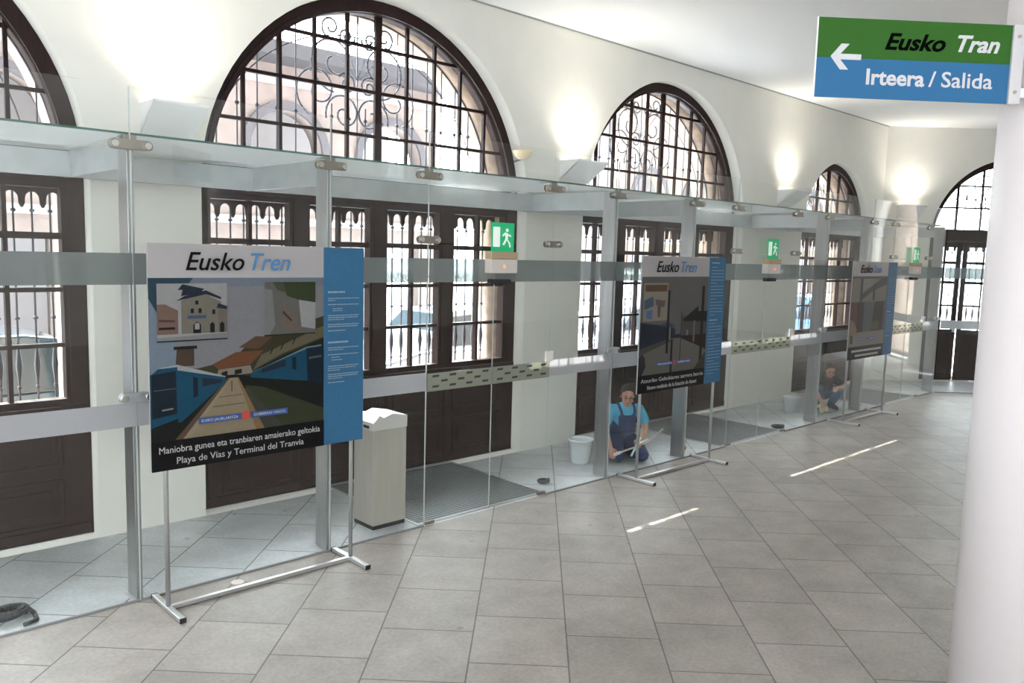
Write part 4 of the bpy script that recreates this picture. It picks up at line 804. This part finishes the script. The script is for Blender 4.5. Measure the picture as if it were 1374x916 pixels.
for s in (-1, 1):
    limb(bm, [((0, -0.06, 0.45), 0.085)]+arms[s]); limb(bm, legs[s]); limb(bm, [((s*0.13, -0.02, 0.06), 0.038), ((s*0.145, -0.14, 0.035), 0.032), ((s*0.15, -0.2, 0.028), 0.024)])
hand(bm, (-0.175, -0.34, 0.13), (0.1, -0.6, -0.7), -1); hand(bm, (0.10, -0.31, 0.39), (-0.8, -0.5, -0.1), 1)
remeshed(bm, 'body', SKIN, t, 0.007, 4)
bm = NB(); limb(bm, [((0, 0.10, 0.30), 0.128), ((0, -0.02, 0.435), 0.134), ((0, -0.075, 0.49), 0.108)])
for s in (-1, 1): limb(bm, [((0, -0.05, 0.455), 0.09), (arms[s][0][0], 0.067), (arms[s][1][0], 0.060)])
remeshed(bm, 't_shirt', mat('black_cotton', (0.012, 0.012, 0.015), 0.85), t, 0.008, 4)
bm = NB(); limb(bm, [(hips, 0.134), ((0, 0.09, 0.29), 0.12)])
for s in (-1, 1): limb(bm, [(p, r+0.014) for p, r in legs[s]])
remeshed(bm, 'jeans', mat('blue_jeans', (0.035, 0.09, 0.19), 0.9, noise=0.2, scale=20), t, 0.008, 4)
for s in (-1, 1):
    bm = NB(); limb(bm, [((s*0.13, 0.0, 0.05), 0.046), ((s*0.145, -0.14, 0.040), 0.038), ((s*0.15, -0.215, 0.028), 0.027)]); remeshed(bm, 'shoe', mat('dark_shoe', (0, 0, 0)), t, 0.008, 3)
face_parts(t, mh, mat('brown_hair', (0.035, 0.018, 0.012), 0.8), long=True)
org = Vector((12.72, 6.02, 0)); rot = Matrix.Rotation(R(-38), 3, 'Z')
bm = NB()
bmesh.ops.create_grid(bm, x_segments=14, y_segments=14, size=0.085)
for v in bm.verts: v.co.z = 0.020*math.sin(v.co.x*60)*math.cos(v.co.y*47)-0.3*abs(v.co.x)+0.02; v.co.y *= 1.2
o = obj('cleaning_cloth', bm, mat('yellowish_cloth', (0.55, 0.53, 0.36), 0.9), smooth=True, loc=wp((-0.17, -0.40, 0.055)), rot=(R(25), 0, R(-38)))
s_ = o.modifiers.new('thickness', 'SOLIDIFY'); s_.thickness = 0.004
tag(o, 'pale yellow cloth in the hand of the crouching person', 'cloth')

# ------------------------------------------------------------------ round column and hanging direction sign
t = thing('column', 'thick smooth white round column at the right edge, nearest the viewer', 'column', (4.606, 1.004, 0))
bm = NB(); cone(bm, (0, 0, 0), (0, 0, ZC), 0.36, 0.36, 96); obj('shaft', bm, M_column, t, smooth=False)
for p_ in t.children[0].data.polygons: p_.use_smooth = abs(p_.normal.z) < 0.5
bm = NB(); cone(bm, (0, 0, 0), (0, 0, 0.08), 0.37, 0.37, 64); obj('base_ring', bm, M_alu, t)
SL = Vector((3.49, 1.788, 3.115)); SR = Vector((4.162, 1.219, 3.115)); sd = (SR-SL); sw = sd.length; ang = math.atan2(sd.y, sd.x)
t = thing('direction_sign', 'green and blue hanging direction sign with white arrow pointing left', 'sign', SL, ang)
H = 0.34
bm = NB(); box(bm, 0, sw, 0, 0.006, H/2, H); obj('green_panel', bm, mat('sign_green', (0.022, 0.10, 0.009), 0.5, spec=0.2), t)
bm = NB(); box(bm, 0, sw, 0, 0.006, 0, H/2); obj('blue_panel', bm, mat('sign_blue', (0.022, 0.12, 0.26), 0.5, spec=0.2), t)
bm = NB(); box(bm, -0.004, 0.0, -0.001, 0.008, 0, H); obj('edge_strip', bm, M_white, t)
wt = mat('sign_lettering_white', (0.52, 0.52, 0.54), 0.5)
o = obj('sign_text', text_bm('Eusko', 0.098, 0.0026, 0.3, 0.275), mat('sign_lettering_black', (0.003, 0.003, 0.003), 0.8, spec=0.0), t); o.location = (0.300, -0.0012, 0.215)
o = obj('sign_text', text_bm('Tran', 0.098, 0.0026, 0.3, 0.195), wt, t); o.location = (0.615, -0.0012, 0.218)
o = obj('sign_text', text_bm('Irteera', 0.094, 0.0024, 0.0, 0.265), wt, t); o.location = (0.225, -0.0012, 0.062)
o = obj('sign_text', text_bm('/', 0.094, 0.0008, 0.0, 0.032), wt, t); o.location = (0.515, -0.0012, 0.062)
o = obj('sign_text', text_bm('Salida', 0.094, 0.0010, 0.0, 0.235), wt, t); o.location = (0.570, -0.0012, 0.062)
bm = NB(); zc = 0.175
prism(bm, [(0.075, zc-0.012), (0.20, zc-0.012), (0.20, zc+0.012), (0.075, zc+0.012)], 'y', -0.002, -0.0003)
prism(bm, [(0.062, zc), (0.108, zc+0.055), (0.145, zc+0.055), (0.095, zc), (0.145, zc-0.055), (0.108, zc-0.055)], 'y', -0.0022, -0.0004)
obj('arrow', bm, wt, t)
bm = NB(); box(bm, sw, sw+0.055, -0.012, 0.014, -0.002, H+0.002); b = obj('bracket', bm, mat('bracket_grey', (0.52, 0.51, 0.52), 0.4, metal=0.4), t, bevel=0.003)
for z in (0.05, H-0.05):
    bm = NB(); box(bm, sw+0.05, sw+0.16, -0.003, 0.009, z-0.02, z+0.02); obj('wall_arm', bm, M_alu, b)
    bm = NB(); cone(bm, (sw+0.027, -0.016, z), (sw+0.027, -0.012, z), 0.008, 0.008, 10); obj('screw', bm, M_patch, b)

# ------------------------------------------------------------------ outside: buildings and street
# added unseen to trim the sun: sloping overhang and awning over the lower windows
bm = NB(); prism(bm, [(7.78, 6.6), (7.78, 6.8), (9.93, 6.98), (9.93, 6.86)], 'x', 5.12, 20); prism(bm, [(7.78, 6.6), (7.78, 6.8), (11.0, 6.98), (11.0, 6.86)], 'x', -6, 5.12)
tag(obj('upper_sun_blocker', bm, mat('upper_blocker_dark', (0.07, 0.05, 0.04), 0.8)), 'unseen added broad eaves over the street side of the arches', 'upper_sun_blocker')
for k, (a, b, zs) in WIN.items():
    bm = NB(); box(bm, a+0.05, b-0.05, 7.55, 8.74, 2.99, 3.02)
    tag(obj('lower_sun_blocker', bm, M_blocker), 'unseen added flat pale awning outside the lower panes of the %s window' % ['leftmost', 'big arched', 'second full arched', 'small arched'][k-1], 'lower_sun_blocker', 'added sun blockers over the windows')

def building(x0, x1, y, h, lab, wall, arches, zarch=(3.2, 4.4)):
    t = thing('building', lab, 'building', (x0, y, -0.2))
    wd = x1-x0; n = arches; pitch = wd/n; ow = pitch*0.62
    holes = [arch_ring(pitch*(i+0.5)-ow/2, pitch*(i+0.5)+ow/2, 3.6, 5.0, 16) for i in range(n)]+[rect(pitch*(i+0.5)-ow/2, pitch*(i+0.5)+ow/2, 0.3, 2.7) for i in range(n)]
    obj('facade', plate_bm(rect(0, wd, 0, h), holes, 0, 0.5), wall, t)
    bm = NB(); box(bm, 0, wd, 2.5, 2.7, 0, h-0.1); obj('inner_wall', bm, mat('pale_inner_wall', (0.62, 0.60, 0.62), 0.9), t)
    bm = NB(); prism(bm, [(-1.0, h), (-1.0, h+0.35), (1.5, h+0.9), (2.7, h+0.9), (2.7, h)], 'x', -0.5, wd+0.5); obj('roof', bm, mat('dark_roof', (0.07, 0.065, 0.07), 0.8), t)
    bm = NB(); box(bm, -0.1, wd+0.1, -0.12, 0.02, 3.1, 3.3); box(bm, -0.1, wd+0.1, -0.12, 0.02, h-0.5, h-0.35); obj('cornice', bm, mat('cornice_stone', (0.4, 0.37, 0.36), 0.9), t)
    bm = NB()
    for i in range(n):
        cx = pitch*(i+0.5); 
        for j in range(16):
            a0, a1 = PI*j/16, PI*(j+1)/16; q = ow/2
            prism(bm, [(cx+r_*math.cos(a), 5.0+r_*math.sin(a)) for r_, a in ((q, a0), (q, a1), (q+0.22, a1), (q+0.22, a0))], 'y', -0.08, 0.0)
    obj('arch_surround', bm, mat('arch_surround_dark', (0.12, 0.11, 0.12), 0.9), t)
    bm = NB()
    for i in range(n):
        cx = pitch*(i+0.5)
        for z in (3.75, 4.35): box(bm, cx-ow/2, cx+ow/2, -0.03, 0.03, z, z+0.05)
        for j in range(9): x = cx-ow/2+ow*(j+0.5)/9; box(bm, x-0.015, x+0.015, -0.02, 0.02, 3.6, 4.38)
    obj('balcony_rail', bm, M_iron, t)
    return t
building(-14, 15.2, 19.5, 7.1, 'long arcaded stone building across the street seen through the arches', mat('brownish_facade', (0.27, 0.22, 0.20), 0.9, noise=0.15, scale=2), 9)
building(27, 49, 22, 9.5, 'taller brown building further along the street on the right', mat('warm_brown_facade', (0.34, 0.25, 0.19), 0.9, noise=0.15, scale=2), 6)

def car(loc, rotz, paint, lab, L=4.2, Hh=1.42, van=False, stripe=None):
    t = thing('car', lab, 'van' if van else 'car', loc, rotz, None)
    wd = 1.7
    if van: body = [(0, 0.3), (0.03, 0.95), (0.35, 1.1), (0.95, Hh-0.1), (1.3, Hh), (L-0.15, Hh), (L, Hh-0.3), (L, 0.3)]; gl = [(0.55, 1.12), (1.02, Hh-0.14), (1.95, Hh-0.14), (1.95, 1.12)]
    else: body = [(0, 0.3), (0.02, 0.62), (0.15, 0.74), (0.95, 0.90), (1.25, 0.93), (L-0.75, 0.96), (L-0.1, 0.92), (L, 0.7), (L, 0.3)]; gl = None
    bm = NB(); prism(bm, body, 'y', -wd/2, wd/2); b = obj('body', bm, paint, t, bevel=0.06)
    dark = mat('car_glass', (0.06, 0.09, 0.11), 0.06, spec=0.8)
    if not van:
        cab = [(1.0, 0.90), (1.62, Hh-0.04), (1.95, Hh), (2.8, Hh), (3.15, Hh-0.05), (3.75, 0.94)]
        bm = NB(); v0 = []
        for s in (-1, 1): v0.append([bm.verts.new((x, s*(wd/2-0.04-(z-0.9)*0.32), z)) for x, z in cab])
        bm.faces.new(v0[0]); bm.faces.new(v0[1][::-1]); n = len(cab)
        for i in range(n): bm.faces.new((v0[0][i], v0[1][i], v0[1][(i+1) % n], v0[0][(i+1) % n]))
        obj('cabin', bm, paint, t, bevel=0.03)
        for s in (-1, 1):
            for k_, win in enumerate(([(1.22, 0.95), (1.68, Hh-0.12), (2.28, Hh-0.08), (2.28, 0.95)], [(2.36, 0.95), (2.36, Hh-0.08), (3.05, Hh-0.12), (3.45, 0.98)])):
                bm = NB(); f = bm.faces.new([bm.verts.new((x, s*(wd/2-0.034-(z-0.9)*0.32+0.006), z)) for x, z in win]); e = bmesh.ops.solidify(bm, geom=bm.faces[:], thickness=0.006); obj('side_window', bm, dark, t)
        bm = NB(); bm.faces.new([bm.verts.new(p) for p in ((1.04, -0.74, 0.93), (1.04, 0.74, 0.93), (1.58, 0.62, Hh-0.07), (1.58, -0.62, Hh-0.07))]); bmesh.ops.solidify(bm, geom=bm.faces[:], thickness=0.01); obj('windscreen', bm, dark, t)
    else:
        for s in (-1, 1):
            bm = NB(); prism(bm, gl, 'y', s*(wd/2+0.002), s*(wd/2+0.01)); obj('side_window', bm, dark, t)
            if stripe: bm = NB(); box(bm, 0.3, L-0.05, s*(wd/2+0.003)-0.003, s*(wd/2+0.003)+0.003, 1.2, 1.75) if False else box(bm, 2.1, L-0.1, s*(wd/2+0.004)-0.003, s*(wd/2+0.004)+0.003, Hh-0.45, Hh-0.15); obj('stripe', bm, stripe, t)
    for x in (0.75, L-0.8):
        for s in (-1, 1):
            bm = NB(); cone(bm, (x, s*(wd/2-0.2), 0.31), (x, s*(wd/2+0.015), 0.31), 0.31, 0.31, 24); wh_ = obj('wheel', bm, M_black, t)
            bm = NB(); cone(bm, (x, s*(wd/2+0.015), 0.31), (x, s*(wd/2+0.022), 0.31), 0.2, 0.19, 16); obj('hub_cap', bm, M_alu, wh_)
    for s in (-1, 1):
        bm = NB(); ball(bm, (0.05, s*0.6, 0.66), 0.09, 10, (0.6, 1.6, 0.8)); obj('headlight', bm, mat('lamp_lens', (0.85, 0.85, 0.88), 0.1), t, smooth=True)
    return t
Z0 = -0.2
car((-0.6, 10.6, Z0), 0, mat('teal_paint', (0.008, 0.032, 0.05), 0.2, coat=1), 'dark teal car parked outside the leftmost window', L=4.6, Hh=1.55)
car((7.2, 11.6, Z0), 0, mat('silver_paint', (0.22, 0.25, 0.28), 0.3, metal=0.4, coat=1), 'silver hatchback parked outside the big arched window behind the bin', Hh=1.55)
car((12.6, 11.9, Z0), 0, mat('pale_blue_paint', (0.35, 0.45, 0.58), 0.3, metal=0.3, coat=1), 'pale blue car parked outside the second full arched window', Hh=1.5)
car((17.4, 14.2, Z0), 0, mat('van_white', (0.8, 0.8, 0.8), 0.3, coat=1), 'white van with a red stripe seen behind the second poster', L=4.8, Hh=2.2, van=True, stripe=mat('van_red', (0.55, 0.03, 0.03), 0.4))
e0 = Vector((CX, W, Z0))+E_DIR*-0.6+E_OUT*7.0
car(e0, -TH, mat('sky_blue_paint', (0.10, 0.30, 0.60), 0.3, coat=1), 'bright blue car outside the far doorway', Hh=1.6)
